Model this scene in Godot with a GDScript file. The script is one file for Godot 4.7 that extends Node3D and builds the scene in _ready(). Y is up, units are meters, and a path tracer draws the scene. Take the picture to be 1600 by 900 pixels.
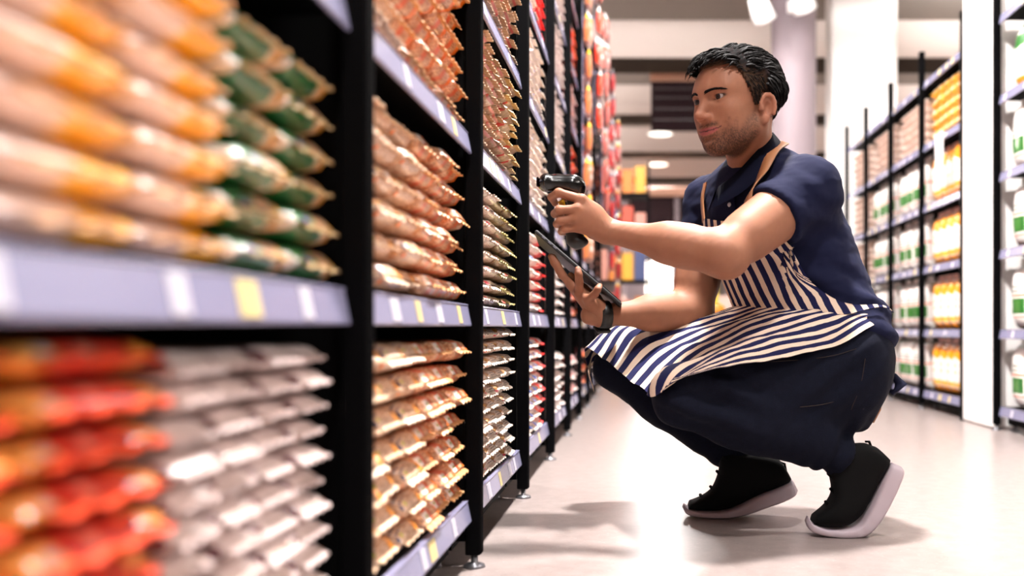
extends Node3D
# A stock clerk crouching in a supermarket aisle. Camera at the origin's column, aisle runs along -z, y up, metres.

const EYE_H := 0.47
const F := 1555.0
const AISLE_E := 13.5
const TUBE_E := 8.0
const UP_SHARE := 5.0
const LIGHT := Color(1.0, 0.975, 0.965)
var mats := {}
var rng := RandomNumberGenerator.new()
var noise := FastNoiseLite.new()

func _ready() -> void:
	rng.seed = 11
	noise.seed = 5
	noise.frequency = 1.0
	# ---------- camera, sky, lights, exposure ----------
	var cam := Camera3D.new()
	cam.name = "camera"
	cam.projection = Camera3D.PROJECTION_FRUSTUM
	cam.near = 0.05
	cam.far = 120.0
	cam.size = 2.0 * 450.0 / F * cam.near
	cam.frustum_offset = Vector2(-205.0 / F, 63.0 / F) * cam.near
	cam.position = Vector3(0, EYE_H, 0)
	var ca := CameraAttributesPhysical.new()
	ca.frustum_focal_length = 35.0
	ca.exposure_aperture = 1.9
	ca.frustum_focus_distance = 2.34
	cam.attributes = ca
	add_child(cam)
	var we := WorldEnvironment.new()
	we.name = "world_environment"
	var env := Environment.new()
	env.background_mode = Environment.BG_COLOR
	env.background_color = Color(0.02, 0.02, 0.022)
	env.tonemap_mode = Environment.TONE_MAPPER_LINEAR
	env.tonemap_exposure = 1.0
	env.sdfgi_enabled = true
	env.ssao_enabled = true
	env.ssil_enabled = true
	we.environment = env
	add_child(we)
	make_materials()
	ceiling_lamps()
	build_room()
	build_left_shelves()
	build_right_shelves()
	build_background()
	build_clerk()

# ---------- small helpers ----------
func P(px: float, py: float, z: float) -> Vector3:
	return Vector3((px - 1005.0) * z / F, EYE_H - (py - 513.0) * z / F, -z)

func thing(called: String, label: String, category: String, at := Vector3.ZERO, group := "") -> Node3D:
	var o := Node3D.new()
	o.position = at
	put(o, called)
	tag(o, label, category, group)
	return o

var used := {}
func numbered(called: String, parent: Node) -> String:
	var key := str(parent.get_instance_id()) + called
	var n: int = used.get(key, 0)
	used[key] = n + 1
	return called if n == 0 else "%s_%03d" % [called, n]

func put(o: Node, called: String, parent: Node = null) -> void:
	if parent == null:
		parent = self
	o.name = numbered(called, parent)
	parent.add_child(o, true)

func tag(o: Node, label: String, category: String, group := "") -> void:
	o.set_meta("label", label)
	o.set_meta("category", category)
	if group != "":
		o.set_meta("group", group)

func part(called: String, m: Mesh, mat: Material, parent: Node = null, at := Vector3.ZERO) -> MeshInstance3D:
	var o := MeshInstance3D.new()
	o.mesh = m
	o.material_override = mat
	o.position = at
	put(o, called, parent)
	return o

func struct(called: String, m: Mesh, mat: Material, at := Vector3.ZERO) -> MeshInstance3D:
	var o := part(called, m, mat, null, at)
	o.set_meta("kind", "structure")
	return o

func mat(albedo: Color, rough := 0.6, spec := 0.5) -> StandardMaterial3D:
	var m := StandardMaterial3D.new()
	m.albedo_color = albedo
	m.roughness = rough
	m.metallic_specular = spec
	return m

func new_st() -> SurfaceTool:
	var st := SurfaceTool.new()
	st.begin(Mesh.PRIMITIVE_TRIANGLES)
	return st

func done(st: SurfaceTool) -> ArrayMesh:
	st.generate_normals()
	return st.commit()

func quad(st: SurfaceTool, a: Vector3, b: Vector3, c: Vector3, d: Vector3) -> void:
	st.set_uv(Vector2(0, 0)); st.add_vertex(a)
	st.set_uv(Vector2(1, 0)); st.add_vertex(b)
	st.set_uv(Vector2(1, 1)); st.add_vertex(c)
	st.set_uv(Vector2(0, 0)); st.add_vertex(a)
	st.set_uv(Vector2(1, 1)); st.add_vertex(c)
	st.set_uv(Vector2(0, 1)); st.add_vertex(d)

# a box with chamfered edges, centre c, size s
func bx(st: SurfaceTool, c: Vector3, s: Vector3, bevel := 0.0, turn := Basis()) -> void:
	st.set_smooth_group(-1)
	var h := s / 2.0
	if bevel <= 0.0:
		for ax in 3:
			for sg in [-1.0, 1.0]:
				var n := Vector3.ZERO
				n[ax] = sg
				var u := Vector3.ZERO
				u[(ax + 1) % 3] = 1.0
				var v := n.cross(u)
				var o := n * h
				quad(st, c + turn * (o - u * h - v * h), c + turn * (o - u * h + v * h), c + turn * (o + u * h + v * h), c + turn * (o + u * h - v * h))
		return
	var b := minf(bevel, minf(h.x, minf(h.y, h.z)) * 0.98)
	var pts := PackedVector3Array()
	# convex hull: six inset faces, twelve edge strips, eight corners
	var f := func(ax: int, sg: float, du: float, dv: float) -> Vector3:
		var p := Vector3.ZERO
		p[ax] = sg * h[ax]
		p[(ax + 1) % 3] = du * (h[(ax + 1) % 3] - b)
		p[(ax + 2) % 3] = dv * (h[(ax + 2) % 3] - b)
		return c + turn * p
	for ax in 3:
		for sg in [-1.0, 1.0]:
			var a: Vector3 = f.call(ax, sg, -1, -1)
			var q: Vector3 = f.call(ax, sg, 1, -1)
			var r: Vector3 = f.call(ax, sg, 1, 1)
			var t: Vector3 = f.call(ax, sg, -1, 1)
			if sg > 0:
				quad(st, a, t, r, q)
			else:
				quad(st, a, q, r, t)
	for ax in 3:   # edges along axis ax
		var u1 := (ax + 1) % 3
		var v1 := (ax + 2) % 3
		for su in [-1.0, 1.0]:
			for sv in [-1.0, 1.0]:
				var e := func(end: float, on_u: bool) -> Vector3:
					var p := Vector3.ZERO
					p[ax] = end * (h[ax] - b)
					p[u1] = su * (h[u1] if on_u else h[u1] - b)
					p[v1] = sv * (h[v1] - b if on_u else h[v1])
					return c + turn * p
				if su * sv > 0:
					quad(st, e.call(-1, true), e.call(-1, false), e.call(1, false), e.call(1, true))
				else:
					quad(st, e.call(-1, false), e.call(-1, true), e.call(1, true), e.call(1, false))
	for sx in [-1.0, 1.0]:
		for sy in [-1.0, 1.0]:
			for sz in [-1.0, 1.0]:
				var sg := Vector3(sx, sy, sz)
				var tri := []
				for ax in 3:
					var p := sg * (h - Vector3(b, b, b))
					p[ax] = sg[ax] * h[ax]
					tri.append(c + turn * p)
				if sx * sy * sz > 0:
					tri = [tri[0], tri[2], tri[1]]
				for p in tri:
					st.set_uv(Vector2.ZERO)
					st.add_vertex(p)

func box_mesh(s: Vector3, bevel := 0.0) -> ArrayMesh:
	var st := new_st()
	bx(st, Vector3.ZERO, s, bevel)
	return done(st)

# a lathed shape: profile of (radius, height), turned about y
func lathe(st: SurfaceTool, prof: Array, at: Vector3, seg := 24, turn := Basis(), smooth := true) -> void:
	st.set_smooth_group(0 if smooth else -1)
	for j in prof.size() - 1:
		var p: Vector2 = prof[j]
		var q: Vector2 = prof[j + 1]
		for i in seg:
			var a0 := TAU * i / seg
			var a1 := TAU * (i + 1) / seg
			var c0 := Vector3(cos(a0), 0, sin(a0))
			var c1 := Vector3(cos(a1), 0, sin(a1))
			quad(st, at + turn * (c0 * p.x + Vector3.UP * p.y), at + turn * (c0 * q.x + Vector3.UP * q.y), at + turn * (c1 * q.x + Vector3.UP * q.y), at + turn * (c1 * p.x + Vector3.UP * p.y))

# a round tube through points, radius per point
func tube(st: SurfaceTool, pts: Array, rad: Array, seg := 8, flat := 1.0, up := Vector3.UP, color := Color.WHITE) -> void:
	st.set_smooth_group(0)
	var rings := []
	for i in pts.size():
		var d: Vector3 = (pts[mini(i + 1, pts.size() - 1)] - pts[maxi(i - 1, 0)])
		d = d.normalized()
		var s := d.cross(up)
		if s.length() < 0.05:
			s = d.cross(Vector3.RIGHT)
		s = s.normalized()
		var u := s.cross(d)
		var ring := []
		for k in seg:
			var a := TAU * k / seg
			ring.append(pts[i] + (s * cos(a) + u * sin(a) * flat) * rad[i])
		rings.append(ring)
	st.set_color(color)
	for i in pts.size() - 1:
		for k in seg:
			var k1 := (k + 1) % seg
			quad(st, rings[i][k], rings[i + 1][k], rings[i + 1][k1], rings[i][k1])
	for e in [0, pts.size() - 1]:
		for k in seg:
			var k1 := (k + 1) % seg
			st.set_uv(Vector2.ZERO)
			if e == 0:
				st.add_vertex(pts[e]); st.add_vertex(rings[e][k]); st.add_vertex(rings[e][k1])
			else:
				st.add_vertex(pts[e]); st.add_vertex(rings[e][k1]); st.add_vertex(rings[e][k])

const ORD := ["first", "second", "third", "fourth", "fifth", "sixth", "seventh", "eighth", "ninth", "tenth", "eleventh", "twelfth", "thirteenth", "fourteenth", "fifteenth", "sixteenth"]

# ---------- materials ----------
func speckle(size: int, base: Color, specks: Array, seed_: int, soft := 0.04) -> ImageTexture:
	var r := RandomNumberGenerator.new()
	r.seed = seed_
	var im := Image.create(size, size, false, Image.FORMAT_RGB8)
	var nz := FastNoiseLite.new()
	nz.seed = seed_
	nz.frequency = 0.02
	for y in size:
		for x in size:
			var k := nz.get_noise_2d(x, y) * soft + r.randf_range(-0.012, 0.012)
			im.set_pixel(x, y, Color(base.r + k, base.g + k, base.b + k))
	for s in specks:   # [colour, count, longest]
		for n in s[1]:
			var px := r.randi() % size
			var py := r.randi() % size
			var w := 1 + r.randi() % int(s[2])
			var h := 1 + r.randi() % 2
			im.fill_rect(Rect2i(px, py, w, h), (s[0] as Color).lerp(base, r.randf() * 0.6))
	return ImageTexture.create_from_image(im)

func make_materials() -> void:
	var fl := mat(Color(1, 1, 1), 0.3, 0.5)
	fl.albedo_texture = speckle(1024, Color(0.56, 0.515, 0.50), [[Color(0.42, 0.38, 0.36), 1500, 5], [Color(0.70, 0.66, 0.64), 2600, 7], [Color(0.4, 0.36, 0.35), 120, 4]], 3)
	fl.uv1_triplanar = true
	fl.uv1_world_triplanar = true
	fl.uv1_scale = Vector3(0.9, 0.9, 0.9)
	mats.floor = fl
	mats.cream = mat(Color(0.90, 0.85, 0.82), 0.85)
	mats.ceil = mat(Color(0.50, 0.47, 0.44), 0.9)
	mats.soffit_shade = mat(Color(0.22, 0.19, 0.16), 0.8, 0.2)  # dark olive stands in for the shade under the beams
	mats.wall = mat(Color(0.82, 0.77, 0.74), 0.9)
	mats.black = mat(Color(0.02, 0.02, 0.026), 0.6, 0.15)
	mats.panel = mat(Color(0.02, 0.02, 0.024), 0.7, 0.2)
	mats.rail = mat(Color(0.51, 0.51, 0.62), 0.24, 0.6)
	mats.rail_lip = mat(Color(0.75, 0.74, 0.8), 0.2, 0.6)
	mats.tag_yellow = mat(Color(0.82, 0.75, 0.52), 0.4)
	mats.tag_white = mat(Color(0.74, 0.73, 0.78), 0.4)
	mats.paper = mat(Color(0.88, 0.87, 0.87), 0.6)
	mats.steel = mat(Color(0.5, 0.5, 0.52), 0.35)
	mats.steel.metallic = 0.8
	mats.column_white = mat(Color(0.95, 0.94, 0.93), 0.5)
	mats.column_grey = mat(Color(0.48, 0.43, 0.45), 0.6)
	var lamp := mat(Color(1, 1, 1), 0.5)
	lamp.emission_enabled = true
	lamp.emission = Color(1, 0.96, 0.9)
	lamp.emission_energy_multiplier = 3.0
	mats.lamp = lamp

# ---------- lamps ----------
func lamp_disc(at: Vector3, energy: float, label: String, size := 0.24) -> void:
	var t := thing("ceiling_lamp", label, "lamp", at, "round high bay lamps over the aisle")
	var st := new_st()
	lathe(st, [Vector2(0.0, 0.16), Vector2(0.05, 0.16), Vector2(0.07, 0.10), Vector2(size * 0.5, 0.02), Vector2(size * 0.5 + 0.01, 0.0), Vector2(size * 0.5 - 0.01, 0.0), Vector2(size * 0.5 - 0.02, 0.03), Vector2(0, 0.06)], Vector3.ZERO, 28)
	part("lamp_housing", done(st), mats.column_white, t)
	st = new_st()
	lathe(st, [Vector2(0, -0.012), Vector2(size * 0.3, -0.01), Vector2(size * 0.5 - 0.014, 0.004), Vector2(0.0, 0.006)], Vector3.ZERO, 28)
	part("lamp_lens", done(st), mats.lamp, t)
	st = new_st()
	tube(st, [Vector3(0, 0.16, 0), Vector3(0, 3.57 - at.y, 0)], [0.012, 0.012], 8, 1.0, Vector3.RIGHT)
	part("lamp_rod", done(st), mats.black, t)
	var l := AreaLight3D.new()
	l.area_size = Vector2(size, size) * 0.9
	l.light_energy = energy
	l.light_color = LIGHT
	l.area_range = 30.0
	l.area_attenuation = 2.0
	l.shadow_enabled = true
	l.position = Vector3(0, -0.02, 0)
	l.rotation.x = -PI / 2
	put(l, "lamp_light", t)

func ceiling_lamps() -> void:
	var words := ["nearest the camera", "over the crouching clerk", "behind the clerk", "over the clerk's far side", "far along the aisle", "farther along the aisle", "at the far end"]
	var zs := [-1.2, 0.7, 2.45, 5.0, 7.4, 14.0, 16.6]
	var es := [0.7, 0.6, 2.5, 1.2, 2.5, 1.2, 1.2]
	for i in zs.size():
		lamp_disc(Vector3(0.24, 3.2, -zs[i]), AISLE_E * es[i], "round white ceiling lamp hanging %s" % ["behind the camera", "above the near shelves", "over the crouching clerk", "just past the clerk", "between clerk and white column", "above the dark hanging sign, upper of the two", "far down the aisle, lower of the two"][i], 0.24 if i < 5 else 0.36)
	added_wash_lamp(Vector3(0.7, 3.0, -7.0), 8.0, "added unseen wash lamp hanging crosswise over the aisle, brightening beams past the clerk")
	# long unseen trunking lamps over neighbouring aisles; outermost right ones added to brighten beams
	for x in [3.4, -2.6, 5.5]:
		for z in [0.8, 4.2, 7.6, 11.0, 15.0]:
			if x > 0 and (z > 10) != (x > 5):
				continue
			linear_lamp(Vector3(x, 3.05, -z), TUBE_E * (1.0 if z < 10 else 2.2), "long unseen tube lamp with added uplight over the %s aisle, %s" % ["right hand" if x > 0 else "left hand", ["nearest", "second", "third", "fourth", "farthest"][int(z / 3.4)]])

func added_wash_lamp(at: Vector3, energy: float, label: String) -> void:
	# an added crosswise tube, out of view, that brightens the beams and columns beyond
	var t := thing("added_wash_lamp", label, "lamp", at)
	part("lamp_housing", box_mesh(Vector3(2.4, 0.16, 0.05), 0.01), mats.column_white, t, Vector3(0, 0, 0.035))
	part("lamp_diffuser", box_mesh(Vector3(2.3, 0.12, 0.02), 0.006), mats.lamp, t)
	var st := new_st()
	for x in [-0.9, 0.9]:
		tube(st, [Vector3(x, 0.08, 0.035), Vector3(x, 3.57 - at.y, 0.035)], [0.006, 0.006], 6, 1.0, Vector3.RIGHT)
	part("lamp_wire", done(st), mats.black, t)
	var l := AreaLight3D.new()
	l.area_size = Vector2(2.3, 0.12)
	l.light_energy = energy
	l.light_color = LIGHT
	l.area_range = 30.0
	l.shadow_enabled = true
	l.position = Vector3(0, 0, -0.02)
	l.rotation.x = 0.06
	put(l, "lamp_light", t)

func linear_lamp(at: Vector3, energy: float, label: String) -> void:
	var t := thing("tube_lamp", label, "lamp", at, "tube lamps over the neighbouring aisles")
	part("lamp_housing", box_mesh(Vector3(0.2, 0.05, 2.4), 0.01), mats.column_white, t, Vector3(0, 0.035, 0))
	part("added_upper_diffuser", box_mesh(Vector3(0.16, 0.02, 2.3), 0.006), mats.lamp, t, Vector3(0, 0.07, 0))  # glowing top added to brighten the ceiling
	part("lamp_diffuser", box_mesh(Vector3(0.16, 0.02, 2.3), 0.006), mats.lamp, t)
	var st := new_st()
	for z in [-0.9, 0.9]:
		tube(st, [Vector3(0, 0.06, z), Vector3(0, 3.57 - at.y, z)], [0.006, 0.006], 6, 1.0, Vector3.RIGHT)
	part("lamp_wire", done(st), mats.black, t)
	var l := AreaLight3D.new()
	l.area_size = Vector2(0.16, 2.3)
	l.light_energy = energy
	l.light_color = LIGHT
	l.area_range = 30.0
	l.shadow_enabled = true
	l.position = Vector3(0, -0.02, 0)
	l.rotation.x = -PI / 2
	put(l, "lamp_light", t)
	var up: AreaLight3D = l.duplicate()  # uplight added to lift the ceiling and beams
	up.light_energy = energy * UP_SHARE
	up.position = Vector3(0, 0.09, 0)
	up.rotation.x = PI / 2
	put(up, "added_upper_light", t)

# ---------- room ----------
func build_room() -> void:
	struct("floor", box_mesh(Vector3(17, 0.2, 32)), mats.floor, Vector3(1.5, -0.1, -11))
	struct("ceiling", box_mesh(Vector3(17, 0.2, 32)), mats.ceil, Vector3(1.5, 3.67, -11))
	struct("wall_left", box_mesh(Vector3(0.2, 3.57, 32)), mats.wall, Vector3(-7.1, 1.785, -11))
	struct("wall_right", box_mesh(Vector3(0.2, 3.57, 32)), mats.wall, Vector3(10.1, 1.785, -11))
	struct("wall_front", box_mesh(Vector3(17, 3.57, 0.2)), mats.wall, Vector3(1.5, 1.785, 5.1))
	struct("wall_back", box_mesh(Vector3(17, 3.57, 0.2)), mats.wall, Vector3(1.5, 1.785, -27.1))
	# downstand beams across the ceiling
	var n := 1
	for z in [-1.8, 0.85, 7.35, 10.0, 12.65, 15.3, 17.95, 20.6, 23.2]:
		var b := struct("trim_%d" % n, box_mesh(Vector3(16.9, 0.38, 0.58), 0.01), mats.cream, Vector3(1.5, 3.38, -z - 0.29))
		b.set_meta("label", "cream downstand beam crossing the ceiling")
		part("soffit_shade_plate", box_mesh(Vector3(16.9, 0.012, 0.57), 0.002), mats.soffit_shade, b, Vector3(0, -0.196, 0))  # added plate, its dark colour paints the shade below the beam
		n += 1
	# square white column inside the right hand shelf run, and the flat pillar between its bays
	var st := new_st()
	bx(st, Vector3(0, 1.785, 0), Vector3(0.6, 3.57, 0.3), 0.015)
	var c := part("square_column", done(st), mats.column_white, null, Vector3(2.0, 0, -9.15))
	tag(c, "broad square white column rising behind the right hand shelves", "column")
	st = new_st()
	bx(st, Vector3(0, 1.785, 0), Vector3(0.42, 3.57, 0.41), 0.012)
	c = part("square_pillar", done(st), mats.column_white, null, Vector3(1.835, 0, -4.86))
	tag(c, "narrow white pillar standing between two right hand shelf bays", "column")
	var t := thing("round_column", "round grey column with a collar behind the clerk's head", "column", Vector3(1.30, 0, -8.6))
	st = new_st()
	lathe(st, [Vector2(0.193, 0), Vector2(0.193, 3.5), Vector2(0.193, 3.57)], Vector3.ZERO, 48)
	part("shaft", done(st), mats.column_grey, t)
	st = new_st()
	bx(st, Vector3(0, 3.18, 0.2), Vector3(0.17, 0.1, 0.05), 0.01)
	part("sensor_box", done(st), mats.column_white, t)

func spot(at: Vector3, label: String) -> void:
	var t := thing("spot_lamp", label, "lamp", at, "white spot lamps near the columns")
	var st := new_st()
	var tilt := Basis(Vector3.RIGHT, 0.5) * Basis(Vector3.BACK, 0.4)
	lathe(st, [Vector2(0, 0.12), Vector2(0.07, 0.12), Vector2(0.10, -0.08), Vector2(0.09, -0.08), Vector2(0.06, 0.05), Vector2(0, 0.05)], Vector3.ZERO, 20, tilt)
	part("lamp_head", done(st), mats.column_white, t)
	st = new_st()
	tube(st, [Vector3(0, 0.1, 0), Vector3(0, 3.57 - at.y, 0)], [0.012, 0.012], 8, 1.0, Vector3.RIGHT)
	bx(st, Vector3(0, 3.55 - at.y, 0), Vector3(0.05, 0.04, 0.3))
	part("lamp_arm", done(st), mats.black, t)

# ---------- bags ----------
# print on a bag: u runs round it (0 towards +z, 0.25 up), v from the front seal to the rear seal
func print_tex(base: Color, ops: Array, seed_: int, size := 160) -> ImageTexture:
	var r := RandomNumberGenerator.new()
	r.seed = seed_
	var nz := FastNoiseLite.new()
	nz.seed = seed_
	nz.frequency = 0.045
	var im := Image.create(size, size, false, Image.FORMAT_RGB8)
	for y in size:
		for x in size:
			var u := float(x) / size
			var v := float(y) / size
			var c := base
			for o in ops:
				var hit := false
				match o[0]:
					"band":   # v0, v1, colour, waviness
						var w: float = o[4] * sin(u * TAU * 3.0 + seed_) if o.size() > 4 else 0.0
						hit = v > o[1] + w and v < o[2] + w
					"rect":   # u0, u1, v0, v1, colour
						hit = u > o[1] and u < o[2] and v > o[3] and v < o[4]
					"dot":    # u, v, radius, colour
						hit = Vector2((u - o[1]) * 2.2, v - o[2]).length() < o[3]
					"grain":  # v0, v1, colour a, colour b, chance
						if v > o[1] and v < o[2]:
							var g := nz.get_noise_2d(x * 3.0, y * 3.0)
							c = (o[3] as Color).lerp(o[4], clampf(0.5 + g * 1.4 + r.randf_range(-0.25, 0.25), 0, 1))
						continue
					"letters":  # u0, u1, v0, v1, colour: small dashes of print
						hit = u > o[1] and u < o[2] and v > o[3] and v < o[4] and sin(x * 1.9) + sin(x * 0.83 + 1.0) > -0.2 and sin((v - o[3]) / (o[4] - o[3]) * PI * 3.0) > 0.1
				if hit:
					c = o[4] if o[0] == "dot" else (o[3] if o[0] == "band" else o[5])
			im.set_pixel(x, y, c)
	return ImageTexture.create_from_image(im)

func plastic(tex: Texture2D, rough := 0.3, coat := 0.5) -> StandardMaterial3D:
	var m := mat(Color.WHITE, rough, 0.5)
	m.albedo_texture = tex
	if coat > 0.0:
		m.clearcoat_enabled = true
		m.clearcoat = coat
		m.clearcoat_roughness = 0.15
	return m

# a filled pillow bag lying along x, front seal towards +x, resting on y = 0
func bag_mesh(L: float, w: float, h: float, seed_: int, sharp := 3.0, lumps := 0.002, nu := 20, nv := 13) -> ArrayMesh:
	var nz := FastNoiseLite.new()
	nz.seed = seed_
	nz.frequency = 14.0
	var vs := PackedVector3Array()
	var uv := PackedVector2Array()
	var ix := PackedInt32Array()
	for j in nv + 1:
		var t := float(j) / nv
		t = t * t * (3 - 2 * t) * 0.75 + t * 0.25
		var prof := pow(maxf(0.0, 1.0 - pow(absf(2 * t - 1), sharp)), 0.62 if sharp < 7.0 else 0.45)
		var hh := h * 0.5 * prof + 0.0012
		var ww := w * 0.5 * (0.90 + 0.10 * prof)
		for i in nu + 1:
			var a := TAU * i / nu
			var cs := cos(a)
			var sn := sin(a)
			var y := hh * signf(sn) * pow(absf(sn), 0.58)
			var z := ww * signf(cs) * pow(absf(cs), 0.6)
			var p := Vector3(L * (0.5 - t), h * 0.5 + y, z)
			var bump := nz.get_noise_3dv(Vector3(p.x, y, z if i < nu else ww)) * lumps * 2.2 + sin(a * 9.0 + seed_) * 0.0016 * (1.0 - prof)
			p += Vector3(0, sn, cs) * bump * (0.2 + 0.8 * prof)
			vs.append(p)
			uv.append(Vector2(float(i) / nu, t if sharp < 6.5 else pow(t, 0.45)))
	var lo := 1e3
	var hi := -1e3
	for p in vs:
		lo = minf(lo, p.y)
		hi = maxf(hi, p.y)
	for n in vs.size():
		vs[n].y = (vs[n].y - lo) * h / (hi - lo)
	for j in nv:
		for i in nu:
			var a := j * (nu + 1) + i
			ix.append_array([a, a + 1, a + nu + 1, a + 1, a + nu + 2, a + nu + 1])
	return indexed(vs, ix, uv)

func indexed(vs: PackedVector3Array, ix: PackedInt32Array, uv := PackedVector2Array(), cols := PackedColorArray()) -> ArrayMesh:
	var nm := PackedVector3Array()
	nm.resize(vs.size())
	for k in range(0, ix.size(), 3):
		var a := vs[ix[k]]
		var n := (vs[ix[k + 2]] - a).cross(vs[ix[k + 1]] - a)
		nm[ix[k]] += n
		nm[ix[k + 1]] += n
		nm[ix[k + 2]] += n
	for k in nm.size():
		nm[k] = nm[k].normalized()
	var arr := []
	arr.resize(Mesh.ARRAY_MAX)
	arr[Mesh.ARRAY_VERTEX] = vs
	arr[Mesh.ARRAY_NORMAL] = nm
	if uv.size():
		arr[Mesh.ARRAY_TEX_UV] = uv
	if cols.size():
		arr[Mesh.ARRAY_COLOR] = cols
	arr[Mesh.ARRAY_INDEX] = ix
	var m := ArrayMesh.new()
	m.add_surface_from_arrays(Mesh.PRIMITIVE_TRIANGLES, arr)
	return m

# the crimped end seal, a thin zigzag-edged strip standing out in front of the bag
func seal_mesh(L: float, w: float, h: float, out_: float, seed_: int, droop := 0.0) -> ArrayMesh:
	var st := new_st()
	st.set_smooth_group(-1)
	var n := 16
	var ww := w * 0.88
	for i in n:
		var pts := []
		for k in [i, i + 1]:
			var z := ww * (float(k) / n - 0.5)
			var wave := 0.0013 * sin(k * 1.3 + seed_)
			pts.append(Vector3(L * 0.5 - 0.006, h * 0.5 + wave * 0.4, z))
			pts.append(Vector3(L * 0.5 + out_ + (0.0008 if k % 2 else 0.0), h * 0.5 + wave * 1.6 - droop, z))
		var up := Vector3(0, 0.0007, 0)
		quad(st, pts[0] + up, pts[1] + up, pts[3] + up, pts[2] + up)
		quad(st, pts[0] - up, pts[2] - up, pts[3] - up, pts[1] - up)
		quad(st, pts[1] - up, pts[3] - up, pts[3] + up, pts[1] + up)
	return done(st)

var kinds := {}
# kind: look (words), L, w, h, tex, seal colour
func kind(key: String, look: String, called: String, L: float, w: float, h: float, base: Color, ops: Array, seal: Color, sharp := 3.4, droop := 0.004, out_ := 0.014, lumps := 0.002, coat := 0.5) -> void:
	var m := plastic(print_tex(base, ops, hash(key) % 1000), 0.32 if coat > 0.2 else 0.6, coat)
	var sm := mat(seal, 0.35)
	var protos := []
	for v in 4:
		var o := Node3D.new()
		o.name = called
		var b := MeshInstance3D.new()
		b.name = "bag_body"
		b.mesh = bag_mesh(L, w * 0.972, h * (0.965 + 0.008 * v), hash(key) % 100 + v * 7, sharp, lumps * 0.6)
		b.material_override = m
		o.add_child(b)
		var s := MeshInstance3D.new()
		s.name = "end_seal"
		s.mesh = seal_mesh(L, w * 0.95, h * 0.95, minf(out_, 0.008) if sharp > 6.5 else out_, v * 3, droop * (0.3 + 0.5 * v))
		s.material_override = sm
		o.add_child(s)
		protos.append(o)
	kinds[key] = {"look": look, "called": called, "L": L, "w": w, "h": h, "protos": protos, "mat": m}

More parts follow.
